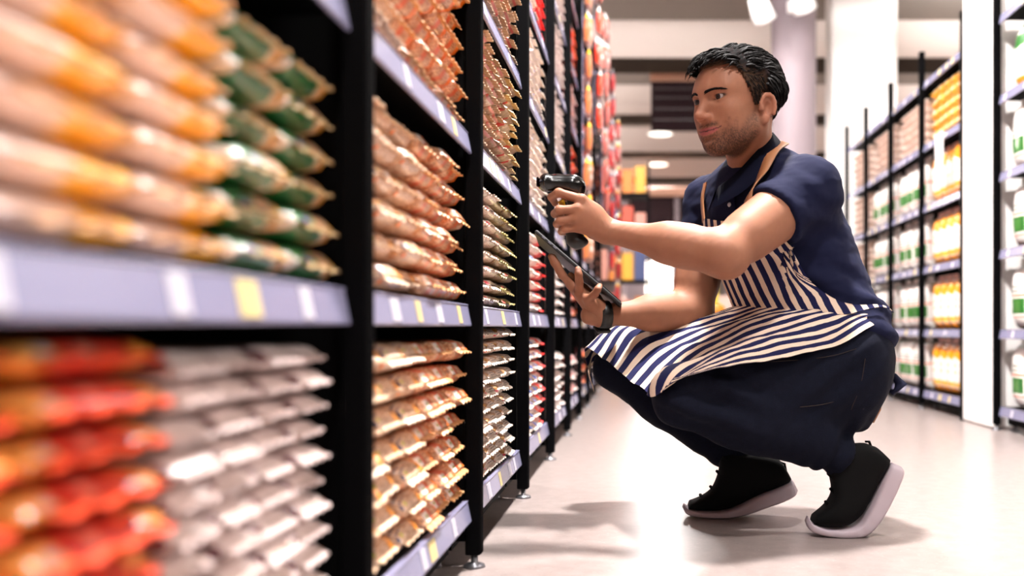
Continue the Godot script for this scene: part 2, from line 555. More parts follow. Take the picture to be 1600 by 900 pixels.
func make_kinds() -> void:
	var cream := Color(0.93, 0.80, 0.70)
	var white := Color(0.93, 0.90, 0.87)
	var orange := Color(0.93, 0.46, 0.06)
	var yellow := Color(0.97, 0.66, 0.08)
	var green := Color(0.10, 0.38, 0.17)
	var red := Color(0.86, 0.13, 0.10)
	var navy := Color(0.10, 0.12, 0.28)
	var beige := Color(0.72, 0.60, 0.48)
	kind("yellow", "yellow and pink pasta bag", "pasta_bag", 0.30, 0.156, 0.034, Color(0.93, 0.74, 0.64), [["grain", 0.0, 1.0, Color(0.94, 0.79, 0.71), Color(0.98, 0.92, 0.89)], ["rect", 0.262, 0.738, 0.0, 1.0, Color(0.98, 0.71, 0.08)], ["rect", 0.245, 0.262, 0.0, 1.0, Color(0.97, 0.80, 0.5)], ["rect", 0.738, 0.755, 0.0, 1.0, Color(0.97, 0.80, 0.5)], ["rect", 0.31, 0.36, 0.1, 0.4, Color(0.80, 0.42, 0.05)]], Color(0.93, 0.74, 0.56), 10, 0.002, 0.006)
	kind("redyellow", "pink and red pasta bag", "pasta_bag", 0.30, 0.138, 0.034, Color(0.93, 0.74, 0.66), [["grain", 0.0, 1.0, Color(0.92, 0.70, 0.60), Color(0.96, 0.85, 0.8)], ["rect", 0.0, 0.12, 0.0, 0.5, Color(0.86, 0.25, 0.2)], ["rect", 0.4, 0.7, 0.0, 0.9, Color(0.95, 0.62, 0.2)]], Color(0.93, 0.7, 0.6), 10, 0.002, 0.006)
	kind("green", "clear and green pasta bag", "pasta_bag", 0.30, 0.137, 0.04, Color(0.82, 0.66, 0.50), [["grain", 0.0, 1.0, Color(0.72, 0.55, 0.38), Color(0.90, 0.78, 0.66)], ["rect", 0.08, 0.245, 0.0, 1.0, green], ["rect", 0.70, 0.92, 0.0, 1.0, green], ["rect", 0.0, 0.06, 0.0, 1.0, white], ["rect", 0.94, 1.0, 0.0, 1.0, white], ["rect", 0.34, 0.66, 0.0, 1.0, Color(0.86, 0.60, 0.22)], ["rect", 0.262, 0.285, 0.0, 0.7, Color(0.62, 0.36, 0.2)], ["rect", 0.06, 0.08, 0.0, 1.0, Color(0.13, 0.44, 0.2)], ["rect", 0.44, 0.52, 0.0, 0.1, Color(0.85, 0.6, 0.2)], ["dot", 0.2, 0.06, 0.05, Color(0.4, 0.3, 0.55)]], Color(0.74, 0.62, 0.44), 11, 0.003, 0.006)
	kind("red", "red and yellow flour bag", "flour_bag", 0.30, 0.168, 0.03, Color(0.86, 0.15, 0.10), [["grain", 0.0, 1.0, Color(0.70, 0.13, 0.10), Color(0.88, 0.28, 0.17)], ["rect", 0.0, 0.17, 0.0, 1.0, Color(0.97, 0.72, 0.38)], ["rect", 0.83, 1.0, 0.0, 1.0, Color(0.96, 0.66, 0.30)], ["rect", 0.31, 0.69, 0.0, 1.0, Color(0.95, 0.60, 0.24)], ["rect", 0.22, 0.24, 0.0, 1.0, Color(0.93, 0.55, 0.45)], ["dot", 0.14, 0.1, 0.06, Color(0.75, 0.72, 0.75)]], Color(0.9, 0.3, 0.15), 10, 0.002, 0.008)
	kind("maroon", "white and maroon sugar bag", "sugar_bag", 0.30, 0.088, 0.0265, white, [["grain", 0.0, 1.0, Color(0.84, 0.76, 0.74), Color(0.95, 0.90, 0.88)], ["rect", 0.37, 0.63, 0.0, 1.0, Color(0.30, 0.07, 0.13)], ["rect", 0.0, 0.09, 0.0, 1.0, Color(0.36, 0.10, 0.16)], ["rect", 0.92, 1.0, 0.0, 1.0, Color(0.36, 0.10, 0.16)], ["band", 0.02, 0.05, Color(0.75, 0.6, 0.5)]], Color(0.86, 0.78, 0.76), 12, 0.002, 0.006)
	kind("orange", "clear and orange nut bag", "nut_bag", 0.30, 0.122, 0.045, Color(0.87, 0.65, 0.46), [["grain", 0.0, 1.0, Color(0.66, 0.42, 0.27), Color(0.90, 0.74, 0.60)], ["rect", 0.19, 0.245, 0.0, 1.0, Color(0.80, 0.30, 0.13)], ["rect", 0.76, 0.80, 0.0, 0.8, Color(0.82, 0.36, 0.16)], ["rect", 0.33, 0.5, 0.0, 1.0, orange], ["rect", 0.13, 0.22, 0.0, 0.22, white], ["rect", 0.5, 0.70, 0.0, 0.6, orange], ["dot", 0.36, 0.09, 0.045, navy], ["dot", 0.06, 0.16, 0.035, navy], ["dot", 0.2, 0.12, 0.03, Color(0.62, 0.66, 0.1)]], Color(0.80, 0.60, 0.40), 11, 0.005, 0.011, 0.003)
	kind("peach", "clear and peach nut bag", "nut_bag", 0.30, 0.122, 0.045, Color(0.88, 0.72, 0.58), [["grain", 0.0, 1.0, Color(0.68, 0.50, 0.36), Color(0.90, 0.78, 0.68)], ["rect", 0.30, 0.46, 0.0, 1.0, Color(0.93, 0.58, 0.16)], ["rect", 0.02, 0.08, 0.05, 0.2, navy], ["dot", 0.16, 0.12, 0.05, Color(0.66, 0.68, 0.08)], ["dot", 0.9, 0.15, 0.07, orange], ["letters", 0.06, 0.2, 0.2, 0.3, navy]], Color(0.84, 0.72, 0.60), 11, 0.004, 0.009, 0.003)
	kind("paper", "beige paper noodle bag", "noodle_bag", 0.30, 0.098, 0.038, beige, [["grain", 0.0, 1.0, Color(0.58, 0.46, 0.35), Color(0.80, 0.68, 0.56)], ["rect", 0.12, 0.2, 0.08, 0.4, Color(0.42, 0.55, 0.18)], ["band", 0.0, 0.02, Color(0.7, 0.25, 0.2)]], Color(0.70, 0.58, 0.46), 4.5, 0.005, 0.012, 0.004, 0.25)
	kind("papergreen", "green-marked beige noodle bag", "noodle_bag", 0.30, 0.098, 0.038, beige, [["grain", 0.0, 1.0, Color(0.62, 0.50, 0.39), Color(0.82, 0.72, 0.61)], ["rect", 0.05, 0.2, 0.1, 0.32, Color(0.45, 0.62, 0.2)], ["rect", 0.9, 1.0, 0.02, 0.12, Color(0.75, 0.2, 0.16)], ["dot", 0.3, 0.08, 0.06, Color(0.85, 0.78, 0.3)]], Color(0.75, 0.62, 0.42), 5, 0.005, 0.012, 0.003, 0.25)
	kind("pinkwhite", "pink-printed white bean bag", "bean_bag", 0.30, 0.125, 0.034, Color(0.86, 0.76, 0.70), [["grain", 0.0, 1.0, Color(0.74, 0.63, 0.54), Color(0.92, 0.86, 0.82)], ["rect", 0.02, 0.12, 0.05, 0.3, Color(0.82, 0.22, 0.30)], ["rect", 0.3, 0.4, 0.0, 0.4, Color(0.5, 0.4, 0.3)], ["dot", 0.2, 0.1, 0.04, Color(0.85, 0.7, 0.25)]], Color(0.86, 0.78, 0.72), 11, 0.005, 0.014, 0.004)
	kind("seed", "green-topped brown seed bag", "seed_bag", 0.30, 0.15, 0.034, Color(0.55, 0.42, 0.30), [["grain", 0.0, 1.0, Color(0.38, 0.28, 0.19), Color(0.70, 0.58, 0.45)], ["rect", 0.32, 0.48, 0.0, 1.0, Color(0.42, 0.62, 0.2)], ["rect", 0.0, 0.14, 0.02, 0.2, Color(0.80, 0.30, 0.24)], ["dot", 0.22, 0.05, 0.05, Color(0.8, 0.75, 0.3)]], Color(0.72, 0.66, 0.42), 11, 0.006, 0.014, 0.004)
	kind("tan", "white and tan lentil bag", "lentil_bag", 0.30, 0.128, 0.034, Color(0.84, 0.77, 0.70), [["grain", 0.0, 1.0, Color(0.78, 0.68, 0.60), Color(0.93, 0.88, 0.84)], ["rect", 0.0, 0.20, 0.12, 0.36, Color(0.62, 0.42, 0.20)], ["rect", 0.36, 0.46, 0.0, 0.6, Color(0.13, 0.12, 0.12)], ["letters", 0.2, 0.34, 0.06, 0.2, Color(0.2, 0.18, 0.16)], ["rect", 0.90, 1.0, 0.05, 0.25, Color(0.80, 0.16, 0.24)], ["rect", 0.05, 0.12, 0.16, 0.30, Color(0.78, 0.6, 0.35)]], Color(0.82, 0.76, 0.7), 11, 0.005, 0.014, 0.004)
	kind("bluewhite", "small blue and white soup packet", "soup_packet", 0.30, 0.105, 0.038, Color(0.85, 0.78, 0.74), [["grain", 0.0, 1.0, Color(0.76, 0.66, 0.6), Color(0.94, 0.90, 0.88)], ["rect", 0.0, 0.12, 0.0, 0.4, Color(0.16, 0.26, 0.52)], ["rect", 0.3, 0.42, 0.0, 0.3, Color(0.86, 0.55, 0.2)], ["dot", 0.2, 0.1, 0.06, Color(0.2, 0.3, 0.55)]], Color(0.86, 0.8, 0.74), 11, 0.004, 0.012, 0.003)
	kind("redsoup", "small red and white soup packet", "soup_packet", 0.30, 0.12, 0.038, Color(0.86, 0.10, 0.09), [["rect", 0.18, 0.30, 0.0, 0.4, Color(0.92, 0.8, 0.78)], ["rect", 0.88, 0.96, 0.05, 0.3, Color(0.93, 0.75, 0.7)], ["dot", 0.05, 0.1, 0.04, Color(0.95, 0.8, 0.3)]], Color(0.85, 0.12, 0.10), 11, 0.004, 0.012, 0.002)
	kind("silver", "silvery white coffee pouch", "coffee_pouch", 0.30, 0.10, 0.04, Color(0.82, 0.77, 0.76), [["grain", 0.0, 1.0, Color(0.62, 0.56, 0.54), Color(0.93, 0.88, 0.86)], ["dot", 0.1, 0.12, 0.05, Color(0.35, 0.45, 0.2)], ["rect", 0.3, 0.38, 0.0, 0.4, Color(0.55, 0.2, 0.16)]], Color(0.86, 0.8, 0.78), 7, 0.006, 0.014, 0.004)
	kind("scarlet", "bright red and orange snack bag", "snack_bag", 0.30, 0.15, 0.075, Color(0.84, 0.10, 0.08), [["rect", 0.0, 0.16, 0.0, 0.3, Color(0.95, 0.32, 0.08)], ["rect", 0.2, 0.3, 0.05, 0.3, Color(0.95, 0.86, 0.82)], ["dot", 0.9, 0.14, 0.1, white], ["rect", 0.4, 0.5, 0.0, 0.5, Color(0.93, 0.75, 0.2)]], Color(0.9, 0.5, 0.3), 7, 0.01, 0.02, 0.004)
	kind("mixed", "white and pink snack bag", "snack_bag", 0.30, 0.14, 0.07, Color(0.86, 0.72, 0.70), [["rect", 0.0, 0.12, 0.0, 0.3, Color(0.85, 0.3, 0.28)], ["rect", 0.25, 0.36, 0.02, 0.4, Color(0.25, 0.28, 0.4)], ["dot", 0.9, 0.12, 0.08, Color(0.9, 0.7, 0.4)], ["dot", 0.16, 0.15, 0.07, Color(0.95, 0.9, 0.88)]], Color(0.88, 0.8, 0.78), 7, 0.01, 0.02, 0.004)

const POST_Z0 := 1.176
const BAY := 0.80
const SHELF_TOP := [0.136, 0.517, 0.852, 1.170, 1.450, 1.74, 2.06]
const FRONT := -0.3184
const BAY_WORDS := ["nearest left bay", "second left bay", "third left bay", "fourth left bay", "fifth left bay", "sixth left bay", "seventh left bay", "eighth left bay", "ninth left bay"]
const SHELF_WORDS := ["bottom shelf", "second shelf", "third shelf", "fourth shelf", "fifth shelf", "sixth shelf", "top shelf"]

# stack one shelf of a bay: runs = [[kind, columns, layers], ...] from near to far
func fill_left(bay: int, shelf: int, runs: Array, skip_near := 0.0) -> void:
	var z_far := POST_Z0 + BAY * bay - 0.045
	var z_near := POST_Z0 + BAY * (bay - 1) + 0.012
	var z := z_near
	var col := 0
	var room: float = (SHELF_TOP[shelf + 1] - 0.03 if shelf < SHELF_TOP.size() - 1 else SHELF_TOP[shelf] + 0.3) - SHELF_TOP[shelf]
	for r in runs:
		var k: Dictionary = kinds[r[0]]
		for c in r[1]:
			var zc: float = z + k.w * 0.5 + 0.001
			z += k.w + 0.002
			if zc + k.w * 0.5 > z_far + (0.0 if k.called == "noodle_bag" else 0.013):
				return
			if zc < skip_near:
				continue
			var layers: int = mini(r[2], int((room - 0.004) / (k.h)))
			for n in layers:
				var o: Node3D = k.protos[rng.randi() % 4].duplicate()
				var jig := 0.010 if k.sharp_jig else 0.005
				o.position = Vector3(FRONT - k.L * 0.5 - 0.030 + rng.randf_range(-jig, jig), SHELF_TOP[shelf] + 0.001 + n * k.h, -zc)
				o.rotation = Vector3(rng.randf_range(-0.010, 0.010), rng.randf_range(-0.012, 0.012), rng.randf_range(-0.006, 0.004))
				put(o, k.called)
				tag(o, "%s, %s layer of %s stack, %s, %s" % [k.look, ORD[n], ORD[col], SHELF_WORDS[shelf], BAY_WORDS[bay]], "bag", "%ss on the %s of the %s" % [k.look, SHELF_WORDS[shelf], BAY_WORDS[bay]])
			col += 1

func shelf_unit(called: String, label: String, z_near: float, z_far: float, front: float, depth: float, tops: Array, height: float, side: float, group: String, back_on := true) -> void:
	# side = -1: shelf lies to the left of its front plane; +1: to the right
	var t := thing(called, label, "shelving", Vector3(front + side * depth * 0.5, 0, -(z_near + z_far) * 0.5), group)
	var len_ := z_far - z_near
	var fx := -side * depth * 0.5   # the front plane in the unit's axes
	var st := new_st()
	bx(st, Vector3(-fx - side * 0.0 + side * -0.01, height * 0.5, 0), Vector3(0.015, height - 0.1, len_ - 0.002))
	part("back_panel", done(st), mats.panel, t)
	for e in [1.0]:
		st = new_st()
		var pz := -len_ * 0.5 + 0.016
		bx(st, Vector3(fx + side * 0.015, height * 0.5 + 0.013, pz), Vector3(0.03, height - 0.026, 0.03), 0.002)
		# raised edges of the slotted channel
		for dz in [-0.011, 0.0, 0.011]:
			bx(st, Vector3(fx - side * 0.0006, height * 0.5 + 0.013, pz + dz), Vector3(0.002, height - 0.03, 0.003))
		var post := part("post", done(st), mats.black, t)
		st = new_st()
		for fxx in [fx + side * 0.014, fx + side * 0.10]:
			lathe(st, [Vector2(0, 0.03), Vector2(0.007, 0.03), Vector2(0.007, 0.010), Vector2(0.02, 0.006), Vector2(0.022, 0.0), Vector2(0, 0)], Vector3(fxx, 0, pz), 14)
		part("levelling_foot", done(st), mats.steel, post)
		if side > 0.0:
			continue
		st = new_st()
		bx(st, Vector3(fx + side * (depth * 0.5 + 0.008), height * 0.5 + 0.02, pz - 0.006), Vector3(depth - 0.05, height - 0.06, 0.012))
		part("side_panel", done(st), mats.panel, t)
	st = new_st()
	bx(st, Vector3(fx + side * 0.075, 0.06, 0), Vector3(0.02, 0.07, len_ - 0.03))
	part("base_plinth", done(st), mats.panel, t)
	for i in tops.size():
		var y: float = tops[i]
		st = new_st()
		bx(st, Vector3(fx + side * (depth * 0.5 + 0.012), y - 0.012, 0.014), Vector3(depth - 0.05, 0.024, len_ - 0.036), 0.003)
		var sh := part("shelf", done(st), mats.black, t)
		st = new_st()
		var lean := Basis(Vector3.BACK, -side * 0.2)
		bx(st, Vector3(fx + side * 0.022, y - 0.0215, 0.014), Vector3(0.006, 0.042, len_ - 0.05), 0.0015, lean)
		bx(st, Vector3(fx + side * 0.0275, y - 0.0018, 0.014), Vector3(0.012, 0.003, len_ - 0.05), 0.001)
		bx(st, Vector3(fx + side * 0.0185, y - 0.0415, 0.014), Vector3(0.006, 0.003, len_ - 0.05), 0.001)
		part("price_rail", done(st), mats.rail, sh)
		var n_tags := 2 + rng.randi() % 3
		for k in n_tags:
			st = new_st()
			var tz := -len_ * 0.5 + 0.08 + (len_ - 0.16) * (k + rng.randf_range(0.1, 0.9)) / n_tags
			bx(st, Vector3(fx + side * 0.0185, y - 0.0215, tz), Vector3(0.0012, 0.032, 0.045 if k % 2 else 0.03), 0.0, lean)
			part("price_label", done(st), mats.tag_yellow if rng.randf() < 0.35 else mats.tag_white, sh)

func build_left_shelves() -> void:
	make_kinds()
	for k in kinds.values():
		k.sharp_jig = k.called in ["noodle_bag", "nut_bag"]
	for b in 9:
		var zf := POST_Z0 + BAY * b
		shelf_unit("shelving_unit", "tall black shelving unit with grey price rails, %s" % BAY_WORDS[b], zf - BAY, zf, FRONT, 0.46, SHELF_TOP, 2.42, -1.0, "black shelving along the left side")
	# nearest bay: pasta above, flour and sugar below
	fill_left(0, 0, [["red", 2, 11], ["maroon", 4, 12], ["maroon", 1, 13]], 0.4)
	fill_left(0, 1, [["redyellow", 1, 8], ["yellow", 2, 8], ["green", 2, 6]], 0.36)
	fill_left(0, 2, [["yellow", 4, 8], ["green", 2, 6]], 0.7)
	fill_left(1, 0, [["peach", 3, 8], ["orange", 3, 8]])
	fill_left(1, 1, [["peach", 3, 6], ["orange", 3, 7]])
	fill_left(1, 2, [["peach", 2, 6], ["orange", 4, 6]])
	fill_left(1, 3, [["peach", 3, 4], ["orange", 3, 4]])
	fill_left(2, 0, [["pinkwhite", 2, 10], ["tan", 4, 10]])
	fill_left(2, 1, [["pinkwhite", 3, 8], ["seed", 2, 8]])
	fill_left(2, 2, [["paper", 5, 8], ["papergreen", 3, 8]])
	fill_left(2, 3, [["paper", 7, 7], ["papergreen", 1, 7]])
	fill_left(2, 4, [["paper", 5, 7], ["papergreen", 3, 7]])
	fill_left(3, 0, [["bluewhite", 5, 8], ["redsoup", 2, 8]])
	fill_left(3, 1, [["bluewhite", 5, 7], ["redsoup", 2, 7]])
	fill_left(3, 2, [["bluewhite", 7, 8]])
	fill_left(3, 3, [["bluewhite", 6, 7], ["redsoup", 1, 7]])
	fill_left(3, 4, [["bluewhite", 4, 7], ["redsoup", 2, 7]])
	fill_left(3, 5, [["bluewhite", 5, 7], ["redsoup", 2, 7]])
	for s in 6:
		fill_left(4, s, [["silver", 7, 6]])
	for b in [5, 6, 7, 8]:
		for s in 6:
			fill_left(b, s, [["scarlet", 2, 3], ["mixed", 3, 3]] if (b + s) % 2 else [["mixed", 3, 3], ["scarlet", 2, 3]])
	clip_strips()

# ---------- clip strips: packets hung one below another in front of the far left bays ----------
func clip_strips() -> void:
	var rows := [
		[4.72, 2.30, 9, "brown and yellow nut packet", Color(0.72, 0.42, 0.24), Color(0.92, 0.72, 0.1), 0.05, -0.275],
		[5.35, 2.36, 5, "orange and red sweet packet", Color(0.80, 0.20, 0.06), Color(0.80, 0.74, 0.70), 0.06, -0.25],
		[5.9, 2.32, 7, "dull pink sweet packet", Color(0.58, 0.30, 0.27), Color(0.9, 0.3, 0.1), 0.05, -0.235],
		[6.7, 2.2, 8, "red and grey candy packet", Color(0.62, 0.10, 0.11), Color(0.25, 0.25, 0.32), 0.06, -0.225],
		[7.3, 2.0, 8, "red and yellow candy packet", Color(0.62, 0.13, 0.13), Color(0.80, 0.62, 0.1), 0.05, -0.2],
	]
	var bases := []
	for r in rows:
		var st := new_st()
		var hh: float = r[2] * 0.17
		var strip := thing("clip_strip", "hanging plastic clip strip carrying %ss" % r[3], "clip strip", Vector3(r[7] - 0.012, r[1] - hh, -r[0]))
		bx(st, Vector3(0, hh * 0.5, 0), Vector3(0.003, hh, 0.022))
		var reach: float = r[7] - 0.012 - FRONT + 0.045
		bx(st, Vector3(-reach * 0.5, hh - 0.01, 0), Vector3(reach, 0.004, 0.02))
		part("strip", done(st), mats.rail, strip)
		var body := bag_mesh(0.15, 0.125, 0.036, 3, 3.0, 0.003)
		var tex := print_tex(r[4], [["band", 0.0, 0.16, r[5]], ["dot", 0.25, 0.55, 0.10, Color(0.85, 0.78, 0.74)], ["letters", 0.1, 0.4, 0.26, 0.36, Color(0.95, 0.92, 0.9)], ["band", 0.86, 1.0, Color(0.5, 0.3, 0.26)]], 4)
		var m := plastic(tex, 0.3, 0.4)
		for n in r[2]:
			var o := thing("snack_packet", "%s hanging %s from top of its strip" % [r[3], ORD[n]], "packet", Vector3(r[7] + 0.016, r[1] - 0.17 * n - 0.085, -r[0] + rng.randf_range(-0.008, 0.008)), "%ss on the clip strip" % r[3])
			var bd := part("packet_body", body, m, o)
			bd.transform = Transform3D(Basis(Vector3(0, 1, 0), Vector3(1, 0, 0), Vector3(0, 0, -1)), Vector3(-0.018, 0, 0))
			st = new_st()
			bx(st, Vector3(0, 0.082, 0), Vector3(0.002, 0.02, 0.11))
			part("hanging_tab", done(st), mats.paper, o)
			o.rotation.y = rng.randf_range(-0.25, 0.25)
			o.rotation.z = rng.randf_range(-0.06, 0.02)

# ---------- right hand shelves ----------
const RFRONT := 1.62
const RTOPS := [0.11, 0.465, 0.83, 1.185, 1.54, 1.91]
func build_right_shelves() -> void:
	var green := Color(0.11, 0.42, 0.12)
	var white := Color(0.93, 0.91, 0.89)
	kind("rice", "green-labelled white rice bag", "rice_bag", 0.285, 0.155, 0.10, white, [["rect", 0.10, 0.40, 0.52, 0.76, green], ["rect", 0.20, 0.30, 0.56, 0.72, Color(0.25, 0.5, 0.2)], ["band", 0.46, 0.49, Color(0.88, 0.42, 0.25)], ["letters", 0.12, 0.38, 0.32, 0.42, Color(0.3, 0.35, 0.3)], ["band", 0.80, 0.82, Color(0.88, 0.4, 0.2)], ["band", 0.0, 0.06, Color(0.8, 0.84, 0.8)]], Color(0.9, 0.9, 0.88), 4, 0.002, 0.03, 0.004)
	kind("greentop", "green-topped white pasta bag", "pasta_bag", 0.28, 0.12, 0.10, white, [["band", 0.12, 0.34, green, 0.02], ["letters", 0.14, 0.36, 0.5, 0.66, Color(0.35, 0.5, 0.5)], ["band", 0.82, 1.0, Color(0.93, 0.58, 0.12)], ["band", 0.0, 0.12, Color(0.78, 0.82, 0.76)]], Color(0.2, 0.5, 0.22), 3.0, 0.002, 0.02, 0.003)
	kind("flourorange", "orange-topped white flour bag", "flour_bag", 0.28, 0.125, 0.09, white, [["band", 0.06, 0.30, Color(0.96, 0.60, 0.06), 0.035], ["band", 0.76, 0.86, Color(0.97, 0.72, 0.28)], ["band", 0.88, 1.0, Color(0.95, 0.60, 0.1)], ["letters", 0.16, 0.34, 0.4, 0.6, Color(0.9, 0.75, 0.6)], ["band", 0.0, 0.06, Color(0.93, 0.8, 0.75)]], Color(0.92, 0.75, 0.7), 4, 0.002, 0.02, 0.003)
	kind("block", "yellow and white flour packet", "flour_packet", 0.30, 0.105, 0.062, Color(0.96, 0.68, 0.16), [["rect", 0.18, 0.36, 0.0, 1.0, Color(0.96, 0.86, 0.72)], ["letters", 0.05, 0.17, 0.0, 1.0, Color(0.96, 0.8, 0.4)]], Color(0.95, 0.75, 0.3), 14.0, 0.002, 0.006, 0.001)
	kind("dotted", "small beige grain packet", "grain_packet", 0.30, 0.092, 0.05, Color(0.93, 0.84, 0.78), [["grain", 0.0, 1.0, Color(0.84, 0.70, 0.61), Color(0.97, 0.93, 0.90)]], Color(0.9, 0.82, 0.78), 9.0, 0.002, 0.01, 0.003)
	for k in ["rice", "greentop", "flourorange", "block", "dotted"]:
		kinds[k].sharp_jig = false
	var words := ["bay before white pillar", "bay beside white pillar", "second bay past pillar", "third bay past pillar", "fourth bay past pillar", "fifth bay past pillar"]
	var bays := [[3.87, 4.615], [5.10, 5.125 + 0.73], [5.855, 6.585], [6.585, 7.315], [7.315, 8.0]]
	# the bay past the pillar has a post of its own at its near end
	var st := new_st()
	bx(st, Vector3(0, 1.045, 0), Vector3(0.03, 2.09, 0.03), 0.002)
	var np := part("shelf_post", done(st), mats.black, null, Vector3(RFRONT + 0.015, 0, -5.083))
	tag(np, "lone black upright standing against the narrow white pillar", "post")
	for i in bays.size():
		shelf_unit("shelving_unit", "black right hand shelving unit with grey price rails, %s" % words[i], bays[i][0], bays[i][1], RFRONT, 0.42, RTOPS, 2.09, 1.0, "black shelving along the right side")
	# what stands on them, from the bottom shelf to the top one
	fill_right(0, bays[0], ["rice", "rice", "rice", "rice", "greentop"], words[0], 0.0)
	fill_right(1, bays[1], ["flourorange", "flourorange", "flourorange", "flourorange", "block"], words[1])
	fill_right(2, bays[2], ["rice", "rice", "rice", "rice", "dotted"], words[2])
	fill_right(3, bays[3], ["rice", "rice", "rice", "rice", "dotted"], words[3])
	fill_right(4, bays[4], ["greentop", "rice", "dotted", "dotted", "dotted"], words[4])
	# the paper offer card hung from the fourth rail
	st = new_st()
	bx(st, Vector3(0, -0.10, 0), Vector3(0.003, 0.2, 0.14))
	bx(st, Vector3(0, 0.0, 0), Vector3(0.008, 0.02, 0.15))
	var card := part("offer_card", done(st), mats.paper, null, Vector3(RFRONT - 0.008, 1.52, -5.42))
	tag(card, "white paper card hanging from a rail above orange-topped bags", "card")

const RSHELF := ["bottom shelf", "second shelf", "third shelf", "fourth shelf", "fifth shelf"]
func fill_right(bay: int, span: Array, what: Array, where: String, skip := 0.0) -> void:
	for s in what.size():
		var k: Dictionary = kinds[what[s]]
		var z: float = span[0] + 0.03 + skip
		var col := 0
		var standing: bool = not (what[s] in ["block", "dotted"])
		while z + k.w < span[1] - 0.035:
			var rows := 2 if standing else int((RTOPS[s + 1] - RTOPS[s] - 0.05) / k.h)
			for n in rows:
				var o: Node3D = k.protos[rng.randi() % 4].duplicate()
				if standing:
					# stands upright: the front seal becomes the top
					var b := Basis(Vector3(0, 1, 0), Vector3(-1, 0, 0), Vector3(0, 0, 1))
					o.transform = Transform3D(Basis(Vector3.UP, rng.randf_range(-0.03, 0.03)) * b, Vector3(RFRONT + 0.045 + k.h + n * (k.h + 0.012) + rng.randf_range(-0.004, 0.004), RTOPS[s] + k.L * 0.5 + 0.003, -z - k.w * 0.5))
					if s == 4 and what[s] == "rice":
						pass
				else:
					o.transform = Transform3D(Basis(Vector3.UP, PI + rng.randf_range(-0.01, 0.01)), Vector3(RFRONT + 0.05 + k.L * 0.5 + rng.randf_range(-0.004, 0.004), RTOPS[s] + 0.001 + n * k.h, -z - k.w * 0.5))
				put(o, k.called)
				var pos := "%s from near end, %s row" % [ORD[col], "front" if n == 0 else "rear"] if standing else "%s up in %s stack" % [ORD[n], ORD[col]]
				tag(o, "%s, %s, %s, %s" % [k.look, pos, RSHELF[s], where], "bag", "%ss on the right hand %s, %s" % [k.look, RSHELF[s], where])
			z += k.w + 0.004
			col += 1

